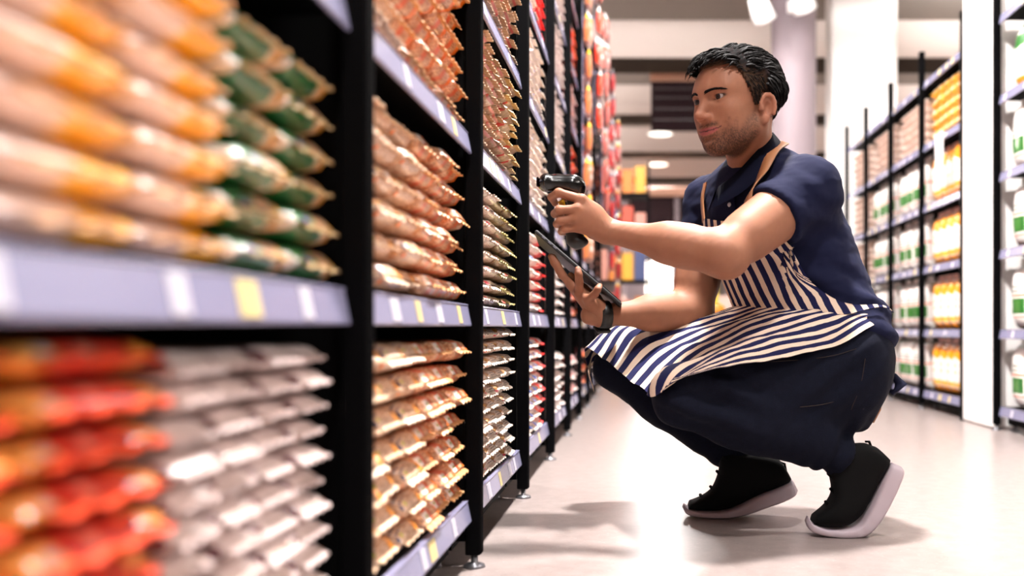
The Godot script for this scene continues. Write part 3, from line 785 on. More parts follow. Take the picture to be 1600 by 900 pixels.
# ---------- far end of the aisle ----------
func build_background() -> void:
	spot(Vector3(0.95, 3.02, -8.0), "white spot lamp left of the round grey column")
	spot(Vector3(1.28, 3.10, -8.0), "white spot lamp right of the round grey column")
	var wood := mat(Color(0.72, 0.55, 0.46), 0.6)
	var dark := mat(Color(0.15, 0.10, 0.11), 0.8, 0.2)
	var darker := mat(Color(0.06, 0.055, 0.08), 0.5)
	var sign_t := thing("hanging_sign", "dark brown hanging sign with pale top edge behind the clerk's face", "sign", P(1090, 205, 10.9))
	var st := new_st()
	bx(st, Vector3(0, 0.27, 0), Vector3(1.02, 0.54, 0.06), 0.006)
	part("sign_board", done(st), dark, sign_t)
	st = new_st()
	bx(st, Vector3(0, 0.585, 0), Vector3(1.04, 0.09, 0.08), 0.006)
	part("sign_header", done(st), wood, sign_t)
	st = new_st()
	for y in [0.12, 0.24, 0.36, 0.46]:
		bx(st, Vector3(0, y, 0.032), Vector3(0.98, 0.012, 0.006))
	part("sign_slat", done(st), mat(Color(0.2, 0.14, 0.15), 0.4), sign_t)
	st = new_st()
	for x in [-0.4, 0.4]:
		tube(st, [Vector3(x, 0.6, 0), Vector3(x, 3.57 - P(0, 205, 10.9).y, 0)], [0.006, 0.006], 6, 1.0, Vector3.RIGHT)
	part("sign_wire", done(st), mats.black, sign_t)
	st = new_st()
	for b in [[0.32, 0.42, 0.3, 0.035], [0.30, 0.28, 0.24, 0.05], [0.34, 0.36, 0.2, 0.02]]:
		bx(st, Vector3(b[0], b[1], 0.038), Vector3(b[2], b[3], 0.004))
	part("sign_lettering", done(st), mat(Color(0.42, 0.38, 0.44), 0.5), sign_t)
	# counter front with dark windows
	var kiosk := thing("service_counter", "far service counter with dark windows under a wooden fascia", "counter", Vector3(0.55, 0, -16.5))
	st = new_st()
	bx(st, Vector3(0, 2.72, 0), Vector3(1.75, 0.14, 0.3), 0.01)
	part("fascia", done(st), wood, kiosk)
	for x in [-0.40, 0.42]:
		st = new_st()
		bx(st, Vector3(x, 2.42, 0), Vector3(0.74, 0.46, 0.04), 0.005)
		part("window_panel", done(st), dark, kiosk)
	st = new_st()
	for x in [-0.86, 0.01, 0.86]:
		bx(st, Vector3(x, 1.35, 0), Vector3(0.07, 2.6, 0.1), 0.006)
	part("mullion", done(st), mats.column_grey, kiosk)
	st = new_st()
	bx(st, Vector3(0, 2.05, 0.03), Vector3(1.8, 0.27, 0.12), 0.01)
	part("dark_ledge", done(st), darker, kiosk)
	st = new_st()
	bx(st, Vector3(0, 1.83, 0.0), Vector3(1.7, 0.16, 0.06), 0.01)
	part("pale_ledge", done(st), mats.column_grey, kiosk)
	st = new_st()
	bx(st, Vector3(0, 0.5, 0.1), Vector3(1.8, 1.0, 0.5), 0.01)
	part("counter_body", done(st), mat(Color(0.82, 0.7, 0.65), 0.6), kiosk)
	# lit freezer door
	var fr := thing("display_fridge", "bright white lit fridge seen between the clerk's forearms", "fridge", Vector3(0.16, 0, -12.0))
	st = new_st()
	bx(st, Vector3(0, 0.95, -0.3), Vector3(0.75, 1.3, 0.5), 0.015)
	bx(st, Vector3(0, 0.15, -0.3), Vector3(0.75, 0.3, 0.5), 0.01)
	part("cabinet", done(st), mats.column_grey, fr)
	st = new_st()
	bx(st, Vector3(0.03, 1.08, -0.02), Vector3(0.32, 0.40, 0.04), 0.01)
	part("lit_window", done(st), mats.lamp, fr)
	# stands of yellow and orange goods at the end of the left run
	var stand := thing("promotion_stand", "promotion stand of yellow and orange boxes at the aisle end", "stand", Vector3(-0.20, 0, -9.3))
	st = new_st()
	for y in [0.1, 0.5, 0.9, 1.3, 1.7]:
		bx(st, Vector3(0, y, 0), Vector3(0.5, 0.02, 0.4))
	for x in [-0.25, 0.25]:
		for z in [-0.19, 0.19]:
			bx(st, Vector3(x, 1.0, z), Vector3(0.02, 2.0, 0.02))
	part("rack", done(st), mats.black, stand)
	var cols := [Color(0.74, 0.42, 0.10), Color(0.78, 0.56, 0.14), Color(0.20, 0.24, 0.40), Color(0.66, 0.24, 0.15), Color(0.70, 0.48, 0.42)]
	var names := ["orange", "yellow", "blue", "red", "pink"]
	for i in 5:
		for k in 4:
			var c: int = (i * 2 + k) % 5
			var hh := 0.22 + 0.03 * ((i + k) % 3)
			var o := part("cereal_box", box_mesh(Vector3(0.10, hh, 0.3), 0.004), mat(cols[c], 0.5), null, Vector3(-0.38 + k * 0.118, [0.113, 0.513, 0.913, 1.313, 1.713][i] + hh * 0.5, -9.3))
			tag(o, "%s carton, %s from left on %s tier of the promotion stand" % [names[c], ORD[k], ORD[i]], "carton", "cartons on the promotion stand")
	var yb := thing("yellow_bollard", "yellow upright board with orange disc seen under the clerk's arm", "board", P(1110, 640, 7.5) * Vector3(1, 0, 1))
	st = new_st()
	bx(st, Vector3(0, 0.4, 0), Vector3(0.12, 0.8, 0.05), 0.01)
	part("board", done(st), mat(Color(0.82, 0.74, 0.14), 0.5), yb)
	st = new_st()
	lathe(st, [Vector2(0, 0.01), Vector2(0.06, 0.01), Vector2(0.06, -0.01), Vector2(0, -0.01)], Vector3(0.05, 0.6, 0.036), 20, Basis(Vector3.RIGHT, PI / 2))
	part("disc", done(st), mat(Color(0.93, 0.5, 0.1), 0.5), yb)

# ---------- distance fields and surface nets ----------
# a field is a list of bones: [kind, a, b, ra, rb, k, inverse transform, scale, op]
# kind 0: tapered capsule, 1: ellipsoid (unit sphere in the inverse transform), 2: capsule cut flat at b
func cap(a: Vector3, b: Vector3, ra: float, rb: float, k := 0.02, op := 1) -> Array:
	return [0, a, b, ra, rb, k, null, 1.0, op]

func cut_cap(a: Vector3, b: Vector3, ra: float, rb: float, k := 0.02) -> Array:
	return [2, a, b, ra, rb, k, null, 1.0, 1]

func ell(c: Vector3, r: Vector3, k := 0.02, turn := Basis(), op := 1) -> Array:
	var t := Transform3D(turn * Basis.from_scale(r), c)
	return [1, c, r, maxf(r.x, maxf(r.y, r.z)), 0.0, k, t.affine_inverse(), minf(r.x, minf(r.y, r.z)), op]

func one(q: Array, p: Vector3) -> float:
	if q[0] == 1:
		var l: Vector3 = q[6] * p
		var n := l.length()
		var g := ((q[6] as Transform3D).basis.transposed() * l).length()
		return n * (n - 1.0) / maxf(g, 1e-6) if g > 1e-6 else -q[7]
	var a: Vector3 = q[1]
	var ba: Vector3 = q[2] - a
	var pa := p - a
	var t := pa.dot(ba) / maxf(ba.length_squared(), 1e-9)
	var h := clampf(t, 0.0, 1.0)
	var d: float = (pa - ba * h).length() - lerpf(q[3], q[4], h)
	if q[0] == 2:
		d = maxf(d, (t - 1.0) * ba.length())
	return d

func field(qs: Array, p: Vector3) -> float:
	var d := 1e3
	for q in qs:
		var e := one(q, p)
		var k: float = q[5]
		if q[8] > 0:
			var h := maxf(k - absf(d - e), 0.0)
			d = minf(d, e) - h * h / (4.0 * k)
		else:
			var h := maxf(k - absf(d + e), 0.0)
			d = maxf(d, -e) + h * h / (4.0 * k)
	return d

func bounds(qs: Array, pad: float) -> AABB:
	var bb := AABB()
	var first := true
	for q in qs:
		if q[8] < 0:
			continue
		var pts := [[q[1], q[3]]] if q[0] == 1 else [[q[1], q[3]], [q[2], q[4]]]
		for e in pts:
			var r: float = e[1] + pad
			var b := AABB(e[0] - Vector3.ONE * r, Vector3.ONE * r * 2)
			bb = b if first else bb.merge(b)
			first = false
	return bb

# returns [vertices, indices]
func nets(qs: Array, h: float) -> Array:
	const B := 6
	var bb := bounds(qs, h * 2)
	var o := bb.position
	var nb := Vector3i((bb.size / (h * B)).ceil())
	var R := h * B * 0.9
	var vs := PackedVector3Array()
	var at := {}
	var cells := []
	var blocks := {}
	for bx_ in nb.x:
		for by in nb.y:
			for bz in nb.z:
				var c := o + Vector3(bx_ + 0.5, by + 0.5, bz + 0.5) * h * B
				var ds := PackedFloat32Array()
				var dm := 1e3
				for q in qs:
					var e := one(q, c)
					ds.append(e)
					if q[8] > 0:
						dm = minf(dm, e)
				if dm > R * 1.25 + 0.012:
					continue
				var act := []
				for i in qs.size():
					var kk: float = qs[i][5]
					if qs[i][8] > 0:
						if ds[i] <= dm + 2.2 * R + kk:
							act.append(qs[i])
					elif ds[i] < R * 1.3 + kk:
						act.append(qs[i])
				if absf(field(act, c)) > R * 1.9 + 0.01:
					continue
				var g := PackedFloat32Array()
				g.resize((B + 1) * (B + 1) * (B + 1))
				var n := 0
				var lo := o + Vector3(bx_, by, bz) * h * B
				for x in B + 1:
					for y in B + 1:
						for z in B + 1:
							g[n] = field(act, lo + Vector3(x, y, z) * h)
							n += 1
				for x in B:
					for y in B:
						for z in B:
							var k0 := (x * (B + 1) + y) * (B + 1) + z
							var v := [g[k0], g[k0 + 1], g[k0 + B + 1], g[k0 + B + 2], g[k0 + (B + 1) * (B + 1)], g[k0 + (B + 1) * (B + 1) + 1], g[k0 + (B + 1) * (B + 1) + B + 1], g[k0 + (B + 1) * (B + 1) + B + 2]]
							var m := 0
							for i in 8:
								if v[i] < 0.0:
									m |= 1 << i
							if m == 0 or m == 255:
								continue
							var s := Vector3.ZERO
							var cnt := 0
							for e in EDGES:
								var a0: float = v[e[0]]
								var a1: float = v[e[1]]
								if (a0 < 0.0) != (a1 < 0.0):
									var t := a0 / (a0 - a1)
									s += CORNER[e[0]].lerp(CORNER[e[1]], t)
									cnt += 1
							var gi := Vector3i(bx_ * B + x, by * B + y, bz * B + z)
							at[gi] = vs.size()
							vs.append(lo + (Vector3(x, y, z) + s / cnt) * h)
							cells.append([gi, m])
	var ix := PackedInt32Array()
	for c in cells:
		var p: Vector3i = c[0]
		var m: int = c[1]
		var in0 := (m & 1) != 0
		for ax in 3:
			var far := [4, 2, 1][ax] as int
			var in1 := (m & (1 << far)) != 0
			if in0 == in1:
				continue
			var du := Vector3i.ZERO
			var dv := Vector3i.ZERO
			du[(ax + 1) % 3] = 1
			dv[(ax + 2) % 3] = 1
			var k := [p, p - du, p - du - dv, p - dv]
			var ok := true
			for q in k:
				ok = ok and at.has(q)
			if not ok:
				continue
			var a: int = at[k[0]]
			var b: int = at[k[1]]
			var d: int = at[k[2]]
			var e: int = at[k[3]]
			if in0:
				ix.append_array([a, d, b, a, e, d])
			else:
				ix.append_array([a, b, d, a, d, e])
	return [vs, ix]

const CORNER := [Vector3(0, 0, 0), Vector3(0, 0, 1), Vector3(0, 1, 0), Vector3(0, 1, 1), Vector3(1, 0, 0), Vector3(1, 0, 1), Vector3(1, 1, 0), Vector3(1, 1, 1)]
const EDGES := [[0, 1], [2, 3], [4, 5], [6, 7], [0, 2], [1, 3], [4, 6], [5, 7], [0, 4], [1, 5], [2, 6], [3, 7]]

func normals_of(vs: PackedVector3Array, ix: PackedInt32Array) -> PackedVector3Array:
	var nm := PackedVector3Array()
	nm.resize(vs.size())
	for k in range(0, ix.size(), 3):
		var a := vs[ix[k]]
		var n := (vs[ix[k + 2]] - a).cross(vs[ix[k + 1]] - a)
		nm[ix[k]] += n
		nm[ix[k + 1]] += n
		nm[ix[k + 2]] += n
	for k in nm.size():
		nm[k] = nm[k].normalized()
	return nm

func smooth(vs: PackedVector3Array, ix: PackedInt32Array, times: int) -> PackedVector3Array:
	for n in times:
		var s := PackedVector3Array()
		s.resize(vs.size())
		var c := PackedInt32Array()
		c.resize(vs.size())
		for k in range(0, ix.size(), 3):
			for e in 3:
				var i := ix[k + e]
				s[i] += vs[ix[k + (e + 1) % 3]]
				c[i] += 1
		for i in vs.size():
			if c[i] > 0:
				vs[i] = vs[i].lerp(s[i] / c[i], 0.5)
	return vs

# join several [vs, ix, colours] shells into one mesh
func joined(shells: Array) -> ArrayMesh:
	var vs := PackedVector3Array()
	var ix := PackedInt32Array()
	var cs := PackedColorArray()
	for s in shells:
		var n := vs.size()
		vs.append_array(s[0])
		cs.append_array(s[2])
		for i in s[1]:
			ix.append(i + n)
	return indexed(vs, ix, PackedVector2Array(), cs)

func wrinkle(vs: PackedVector3Array, ix: PackedInt32Array, fn: Callable) -> PackedVector3Array:
	var nm := normals_of(vs, ix)
	for i in vs.size():
		vs[i] += nm[i] * float(fn.call(vs[i], nm[i]))
	return vs

# ---------- the clerk ----------
var J := {}
var shirt_q := []
var trouser_q := []

func build_clerk() -> void:
	J = {
		"n_sho": P(1262, 298, 2.27), "n_elb": P(1130, 396, 2.12), "n_wri": P(948, 361, 2.19),
		"f_sho": P(1110, 318, 2.56), "f_elb": P(1082, 486, 2.50), "f_wri": P(940, 492, 2.40),
		"neck0": P(1182, 285, 2.41), "neck1": P(1172, 195, 2.34),
		"chest": P(1200, 360, 2.42), "belly": P(1258, 455, 2.41), "pelvis": P(1318, 535, 2.37),
		"n_hip": P(1322, 556, 2.29), "n_kne": P(1064, 620, 2.16), "n_ank": P(1318, 712, 2.27),
		"f_hip": P(1245, 548, 2.43), "f_kne": P(962, 575, 2.59), "f_ank": P(1160, 722, 2.51),
	}
	var man := thing("person", "crouching man in navy polo shirt, striped apron and dark jeans holding a scanner", "person", P(1230, 822, 2.4) * Vector3(1, 0, 1))
	var t := Node3D.new()
	build_body(man)
	build_shirt(man)
	build_trousers(man)
	build_apron(man)
	build_shoes(man)
	build_scanner()
	build_tablet()
	t.free()

func hang(called: String, m: Mesh, material: Material, man: Node3D) -> MeshInstance3D:
	# meshes are made in world axes; the thing's base is only a shift
	return part(called, m, material, man, -man.position if man.get_parent() == self else Vector3.ZERO)

var HT := Transform3D()
func H(x: float, y: float, z: float) -> Vector3:
	return HT * Vector3(x, y, z)

func head_field() -> Array:
	# local: x to his left, y up, z forward; the origin lies between the ears
	var q := []
	q.append(ell(Vector3(0, 0.026, -0.012), Vector3(0.074, 0.076, 0.094), 0.02))
	q.append(ell(Vector3(0, 0.038, 0.033), Vector3(0.063, 0.054, 0.055), 0.03))
	q.append(ell(Vector3(0, -0.026, 0.030), Vector3(0.052, 0.072, 0.056), 0.03))
	for s in [-1.0, 1.0]:
		q.append(cap(Vector3(0.052 * s, -0.050, 0.004), Vector3(0.013 * s, -0.079, 0.064), 0.018, 0.016, 0.028))
		q.append(ell(Vector3(0.041 * s, -0.012, 0.054), Vector3(0.018, 0.015, 0.020), 0.025))
		q.append(ell(Vector3(0.038 * s, -0.042, 0.050), Vector3(0.016, 0.026, 0.022), 0.025))
		q.append(cap(Vector3(0.012 * s, 0.029, 0.082), Vector3(0.043 * s, 0.031, 0.064), 0.0085, 0.0085, 0.018))
	q.append(ell(Vector3(0, -0.078, 0.069), Vector3(0.018, 0.016, 0.016), 0.02))
	q.append(ell(Vector3(0, -0.050, 0.070), Vector3(0.029, 0.026, 0.020), 0.02))
	# nose
	q.append(cap(Vector3(0, 0.026, 0.082), Vector3(0, -0.016, 0.1035), 0.0070, 0.0088, 0.010))
	q.append(ell(Vector3(0, -0.0195, 0.1060), Vector3(0.0100, 0.0090, 0.0105), 0.007))
	for s in [-1.0, 1.0]:
		q.append(ell(Vector3(0.0125 * s, -0.0240, 0.0925), Vector3(0.0065, 0.0072, 0.0100), 0.007))
		q.append(ell(Vector3(0.0070 * s, -0.0305, 0.0980), Vector3(0.0036, 0.0035, 0.0062), 0.003, Basis(), -1))
	# eye sockets
	for s in [-1.0, 1.0]:
		q.append(ell(Vector3(0.0325 * s, 0.0150, 0.088), Vector3(0.0180, 0.0110, 0.0135), 0.010, Basis(Vector3.UP, 0.25 * s), -1))
		# lids: a ball round the eye, slit open almond-wise
		q.append(ell(EYE * Vector3(s, 1, 1), Vector3.ONE * 0.0148, 0.005))
		q.append(ell(EYE * Vector3(s, 1, 1) + Vector3(0.002 * s, -0.0004, 0.013), Vector3(0.0138, 0.0046, 0.012), 0.0016, Basis(Vector3.BACK, 0.10 * s) * Basis(Vector3.UP, 0.22 * s), -1))
	# lips, parted by a crease
	for s in [-1.0, 1.0]:
		q.append(cap(Vector3(0.0, -0.0470, 0.0870), Vector3(0.033 * s, -0.0470, 0.0680), 0.0036, 0.0014, 0.005))
		q.append(cap(Vector3(0.0, -0.0555, 0.0860), Vector3(0.030 * s, -0.0500, 0.0690), 0.0046, 0.0014, 0.005))
		q.append(cap(Vector3(0.0, -0.0510, 0.0925), Vector3(0.035 * s, -0.0460, 0.0710), 0.0010, 0.0022, 0.002, -1))
	q.append(ell(Vector3(0, -0.068, 0.092), Vector3(0.018, 0.005, 0.006), 0.008, Basis(), -1))
	# ears
	for s in [-1.0, 1.0]:
		var eb := Basis(Vector3.UP, -0.42 * s) * Basis(Vector3.RIGHT, -0.15)
		q.append(ell(Vector3(0.0755 * s, -0.0130, -0.012), Vector3(0.007, 0.0285, 0.016), 0.006, eb))
		q.append(ell(Vector3(0.0755 * s, -0.0370, -0.006), Vector3(0.006, 0.010, 0.009), 0.006, eb))
		var rim := []
		for i in 9:
			var a := -0.5 + 3.9 * i / 8.0
			rim.append(Vector3(0.079 * s, -0.0130, -0.012) + eb * Vector3(0.004 * s, 0.0265 * sin(a), -0.0158 * cos(a)))
		for i in 8:
			q.append(cap(rim[i], rim[i + 1], 0.0042, 0.0042, 0.003))
		q.append(ell(Vector3(0.0830 * s, -0.0150, -0.010), Vector3(0.0085, 0.0150, 0.0085), 0.002, eb, -1))
		q.append(ell(Vector3(0.079 * s, -0.0160, 0.002), Vector3(0.005, 0.007, 0.004), 0.004))
	return q

const EYE := Vector3(0.0325, 0.0155, 0.0705)

func skin_colour(l: Vector3, n: Vector3) -> Color:
	# l is a point in head axes
	var c := Color(0.29, 0.130, 0.077)
	var j := noise.get_noise_3dv(l * 60.0) * 0.5 + noise.get_noise_3dv(l * 190.0) * 0.5
	c = c * (1.0 + 0.10 * j)
	# cheeks, nose and ears run redder
	var red := clampf(1.0 - (l - Vector3(0, -0.02, 0.1)).length() / 0.035, 0, 1) * 0.5 + clampf((absf(l.x) - 0.07) / 0.01, 0, 1) * 0.5
	c = c.lerp(Color(0.47, 0.18, 0.12), red * 0.5)
	# lips
	var lx := l.x / 0.032
	var ly := (l.y + 0.0515 - 3.5 * l.x * l.x) / 0.0082
	var lip := 1.0 - (lx * lx + ly * ly)
	if l.z > 0.066 and absf(l.y + 0.0508 - 4.2 * l.x * l.x) < 0.0012 and absf(l.x) < 0.036:
		return Color(0.09, 0.03, 0.028)  # shade of the mouth crease, painted into the skin colour
	if l.z > 0.068 and lip > 0.0:
		return c.lerp(Color(0.29, 0.085, 0.080), clampf(lip * 4.0, 0, 1))
	# stubble: jaw, chin, moustache, up to the sideburns
	var edge := -0.034 + 0.020 * noise.get_noise_3dv(l * 30.0)
	if l.z < 0.055:
		edge = lerpf(-0.044, 0.005, clampf((0.052 - l.z) / 0.05, 0, 1))
	var b := clampf((edge - l.y) / 0.020, 0, 1)
	b *= clampf((l.z + 0.002) / 0.012, 0, 1) * clampf((l.y + 0.125) / 0.02, 0, 1)
	# thinner on the front of the chin and under the lip, thicker along the jaw
	b *= 1.0 - 0.45 * clampf(1.0 - Vector2(l.x, l.y + 0.068).length() / 0.022, 0, 1) * (1.0 if l.z > 0.05 else 0.0)
	b *= 0.62 + 0.38 * clampf((-0.050 - l.y) / 0.03, 0, 1)
	var mous := clampf(1.0 - absf(l.y + 0.0385) / 0.0080, 0, 1) * clampf((0.034 - absf(l.x)) / 0.008, 0, 1) * (1.0 if l.z > 0.06 else 0.0)
	b = maxf(b, mous * 0.95)
	var grain := noise.get_noise_3dv(l * 620.0) + 0.6 * noise.get_noise_3dv(l * 1400.0)
	if b > 0.0:
		c = c.lerp(Color(0.028, 0.018, 0.014), clampf(b * (0.74 + 0.75 * grain), 0, 0.94))
	# lash line round the almond of the eye
	for s in [-1.0, 1.0]:
		var ec := Vector2((l.x - 0.0345 * s) / 0.0138, (l.y - 0.0151 - 0.1 * (l.x * s - 0.0345)) / 0.0046)
		var er := ec.length()
		if l.z > 0.068 and er < 1.35 and l.x * s > 0.0225:
			var up_ := 1.0 if ec.y > 0 else 0.55
			c = c.lerp(Color(0.03, 0.018, 0.014), clampf((1.35 - er) / 0.3, 0, 1) * up_ * clampf((l.x * s - 0.0225) / 0.004, 0, 1))
	return c

func build_body(man: Node3D) -> void:
	var th := deg_to_rad(38.0)
	var fwd := Vector3(-cos(th), -0.12, sin(th)).normalized()
	var left := Vector3.UP.cross(fwd).normalized()
	var up := fwd.cross(left)
	HT = Transform3D(Basis(left, up, fwd).scaled(Vector3.ONE * 1.0) * Basis.from_scale(Vector3.ONE * 1.087), P(1150, 168, 2.30))
	var skin := mat(Color.WHITE, 0.55, 0.35)
	skin.vertex_color_use_as_albedo = true
	skin.subsurf_scatter_enabled = true
	skin.subsurf_scatter_strength = 0.06
	# head, in its own fine grid
	var hq := head_field()
	var inv := HT.affine_inverse()
	hq.append(cap(Vector3(0, -0.035, -0.022), inv * J.neck0, 0.052, 0.056, 0.03))
	hq.append(cap(Vector3(0.05, -0.04, -0.015), inv * (J.neck0 as Vector3).lerp(P(1150, 305, 2.40), 0.7), 0.014, 0.012, 0.02))
	var hs := nets(hq, 0.0023)
	var hv: PackedVector3Array = smooth(hs[0], hs[1], 1)
	var hc := PackedColorArray()
	var hn := normals_of(hv, hs[1])
	for i in hv.size():
		hc.append(skin_colour(hv[i], hn[i]))
		hv[i] = HT * hv[i]
	var shells := [[hv, hs[1], hc]]
	# trunk and arms
	var q := []
	q.append(cap(J.neck0, J.chest, 0.062, 0.10, 0.05))
	q.append(cap(J.n_sho, J.f_sho, 0.05, 0.05, 0.06))
	for s in ["n", "f"]:
		var sho: Vector3 = J[s + "_sho"]
		var elb: Vector3 = J[s + "_elb"]
		var wri: Vector3 = J[s + "_wri"]
		var d := (wri - elb).normalized()
		var side := d.cross(Vector3.UP).normalized()
		q.append(cap(sho, elb, 0.060, 0.046, 0.03))
		q.append(cap(sho.lerp(elb, 0.35), sho.lerp(elb, 0.72), 0.058, 0.053, 0.03))
		q.append(cap(elb, elb.lerp(wri, 0.45), 0.046, 0.043, 0.03))
		q.append(cap(elb.lerp(wri, 0.3), wri, 0.042, 0.0245, 0.03))
		q.append(cap(elb - d * 0.012 - Vector3(0, 0.010, 0), elb + d * 0.02, 0.040, 0.040, 0.02))
		q.append(cap(wri, wri + d * 0.03, 0.0245, 0.024, 0.02))
	var ts := nets(q, 0.0066)
	var tv: PackedVector3Array = smooth(ts[0], ts[1], 1)
	var tc := PackedColorArray()
	for p in tv:
		tc.append(Color(0.29, 0.130, 0.077) * (1.0 + 0.07 * noise.get_noise_3dv(p * 40.0) + 0.05 * noise.get_noise_3dv(p * 160.0)))
	shells.append([tv, ts[1], tc])
	for hand in [near_hand(), far_hand()]:
		var ns := nets(hand[0], 0.0026)
		var nv: PackedVector3Array = ns[0]
		var nc := PackedColorArray()
		for p in nv:
			var c := Color(0.29, 0.126, 0.073) * (1.0 + 0.08 * noise.get_noise_3dv(p * 70.0))
			# knuckles run a little redder, nails paler
			for k in hand[1]:
				var w := clampf(1.0 - p.distance_to(k) / 0.011, 0, 1)
				c = c.lerp(Color(0.45, 0.17, 0.11), w * 0.45)
			for k in hand[2]:
				var w := clampf(1.6 - p.distance_to(k) / 0.0045, 0, 1)
				c = c.lerp(Color(0.62, 0.37, 0.29), w * 0.8)
			nc.append(c)
		shells.append([nv, ns[1], nc])
	hang("body", joined(shells), skin, man)
	build_eyes(man)
	build_hair(man, hq)

func near_hand() -> Array:
	var q := []
	var w: Vector3 = J.n_wri
	q.append(cap(w + (J.n_elb - w).normalized() * 0.025, w, 0.0250, 0.0245, 0.02))
	var mcp := [P(909, 312, 2.165), P(902, 327, 2.158), P(900, 342, 2.160), P(905, 356, 2.170)]
	var pip := [P(873, 301, 2.165), P(874, 328, 2.153), P(875, 345, 2.157), P(883, 358, 2.165)]
	var dip := [P(862, 308, 2.192), P(867, 334, 2.186), P(870, 350, 2.190), P(877, 362, 2.192)]
	var tip := [P(867, 317, 2.212), P(877, 338, 2.212), P(880, 353, 2.213), P(886, 364, 2.210)]
	var r := [0.0108, 0.0108, 0.0102, 0.0092]
	for i in 4:
		q.append(cap(w, mcp[i], 0.0215, r[i] + 0.002, 0.014))
	q.append(ell(P(924, 338, 2.178), Vector3(0.030, 0.028, 0.015), 0.02, Basis(Vector3.BACK, -0.3)))
	for i in 4:
		q.append(cap(mcp[i], pip[i], r[i], r[i] - 0.0012, 0.005))
		q.append(cap(pip[i], dip[i], r[i] - 0.0008, r[i] - 0.002, 0.004))
		q.append(cap(dip[i], tip[i], r[i] - 0.002, r[i] - 0.003, 0.004))
	# thumb round the far side of the grip
	var th := [P(938, 348, 2.215), P(918, 322, 2.240), P(898, 312, 2.247), P(882, 309, 2.240)]
	q.append(cap(w, th[0], 0.020, 0.017, 0.015))
	q.append(cap(th[0], th[1], 0.016, 0.0125, 0.012))
	q.append(cap(th[1], th[2], 0.0118, 0.0105, 0.005))
	q.append(cap(th[2], th[3], 0.0105, 0.0085, 0.004))
	return [q, mcp + pip, []]

func far_hand() -> Array:
	var q := []
	var w: Vector3 = J.f_wri
	q.append(cap(w + (J.f_elb - w).normalized() * 0.025, w, 0.0255, 0.025, 0.02))
	var mcp := [P(892, 444, 2.425), P(896, 448, 2.398), P(905, 457, 2.375), P(919, 468, 2.358)]
	var pip := [P(875, 424, 2.425), P(878, 429, 2.390), P(905, 441, 2.350), P(930, 459, 2.338)]
	var dip := [P(866, 410, 2.425), P(870, 413, 2.385), P(904, 429, 2.340), P(934, 452, 2.333)]
	var tip := [P(861, 401, 2.425), P(864, 402, 2.385), P(903, 421, 2.341), P(937, 447, 2.336)]
	var r := [0.0105, 0.0107, 0.0102, 0.0094]
	for i in 4:
		q.append(cap(w, mcp[i], 0.0225, r[i] + 0.003, 0.016))
	for i in 4:
		q.append(cap(mcp[i], pip[i], r[i] + 0.0006, r[i] - 0.0008, 0.005))
		q.append(cap(pip[i], dip[i], r[i] - 0.0004, r[i] - 0.0014, 0.004))
		q.append(cap(dip[i], tip[i], r[i] - 0.0014, r[i] - 0.0024, 0.004))
	var th := [P(930, 470, 2.43), P(912, 452, 2.465), P(902, 440, 2.49), P(893, 430, 2.505)]
	q.append(cap(w, th[0], 0.021, 0.017, 0.015))
	q.append(cap(th[0], th[1], 0.016, 0.013, 0.012))
	q.append(cap(th[1], th[2], 0.012, 0.0105, 0.005))
	q.append(cap(th[2], th[3], 0.0105, 0.0085, 0.004))
	return [q, pip, [P(903, 421.5, 2.334), P(937, 447.5, 2.329)]]

func build_eyes(man: Node3D) -> void:
	var white := mat(Color(0.58, 0.53, 0.52), 0.2)
	var iris := mat(Color(0.16, 0.09, 0.06), 0.08)
	var pupil := mat(Color(0.01, 0.01, 0.01), 0.05)
	for s in [-1.0, 1.0]:
		var gaze := Vector3(0.14, -0.03, 1.0).normalized()
		var b := Basis(Vector3.UP.cross(gaze).normalized(), gaze.cross(Vector3.UP.cross(gaze).normalized()), gaze)
		var turn := b * Basis(Vector3.RIGHT, PI / 2)
		var c := EYE * Vector3(s, 1, 1)
		var st := new_st()
		var prof := []
		for i in 13:
			prof.append(Vector2(0.0127 * sin(PI * i / 12.0), 0.0127 * cos(PI * i / 12.0)))
		lathe(st, prof, Vector3.ZERO, 24)
		var e := hang("eye", done(st), white, man)
		e.transform = Transform3D(Basis(), -man.position) * HT * Transform3D(turn, c)
		st = new_st()
		lathe(st, [Vector2(0.0066, 0.0107), Vector2(0.0060, 0.0115), Vector2(0.003, 0.0128), Vector2(0, 0.0130)], Vector3.ZERO, 20)
		part("iris", done(st), iris, e)
		st = new_st()
		lathe(st, [Vector2(0.0028, 0.01285), Vector2(0.0015, 0.01315), Vector2(0, 0.0132)], Vector3.ZERO, 16)
		part("pupil", done(st), pupil, e)

func ray_out(q: Array, c: Vector3, d: Vector3) -> float:
	var t := 0.22
	for i in 40:
		var e := field(q, c + d * t)
		if e < 0.0004:
			break
		t -= e * 0.9
		if t < 0.02:
			break
	return t

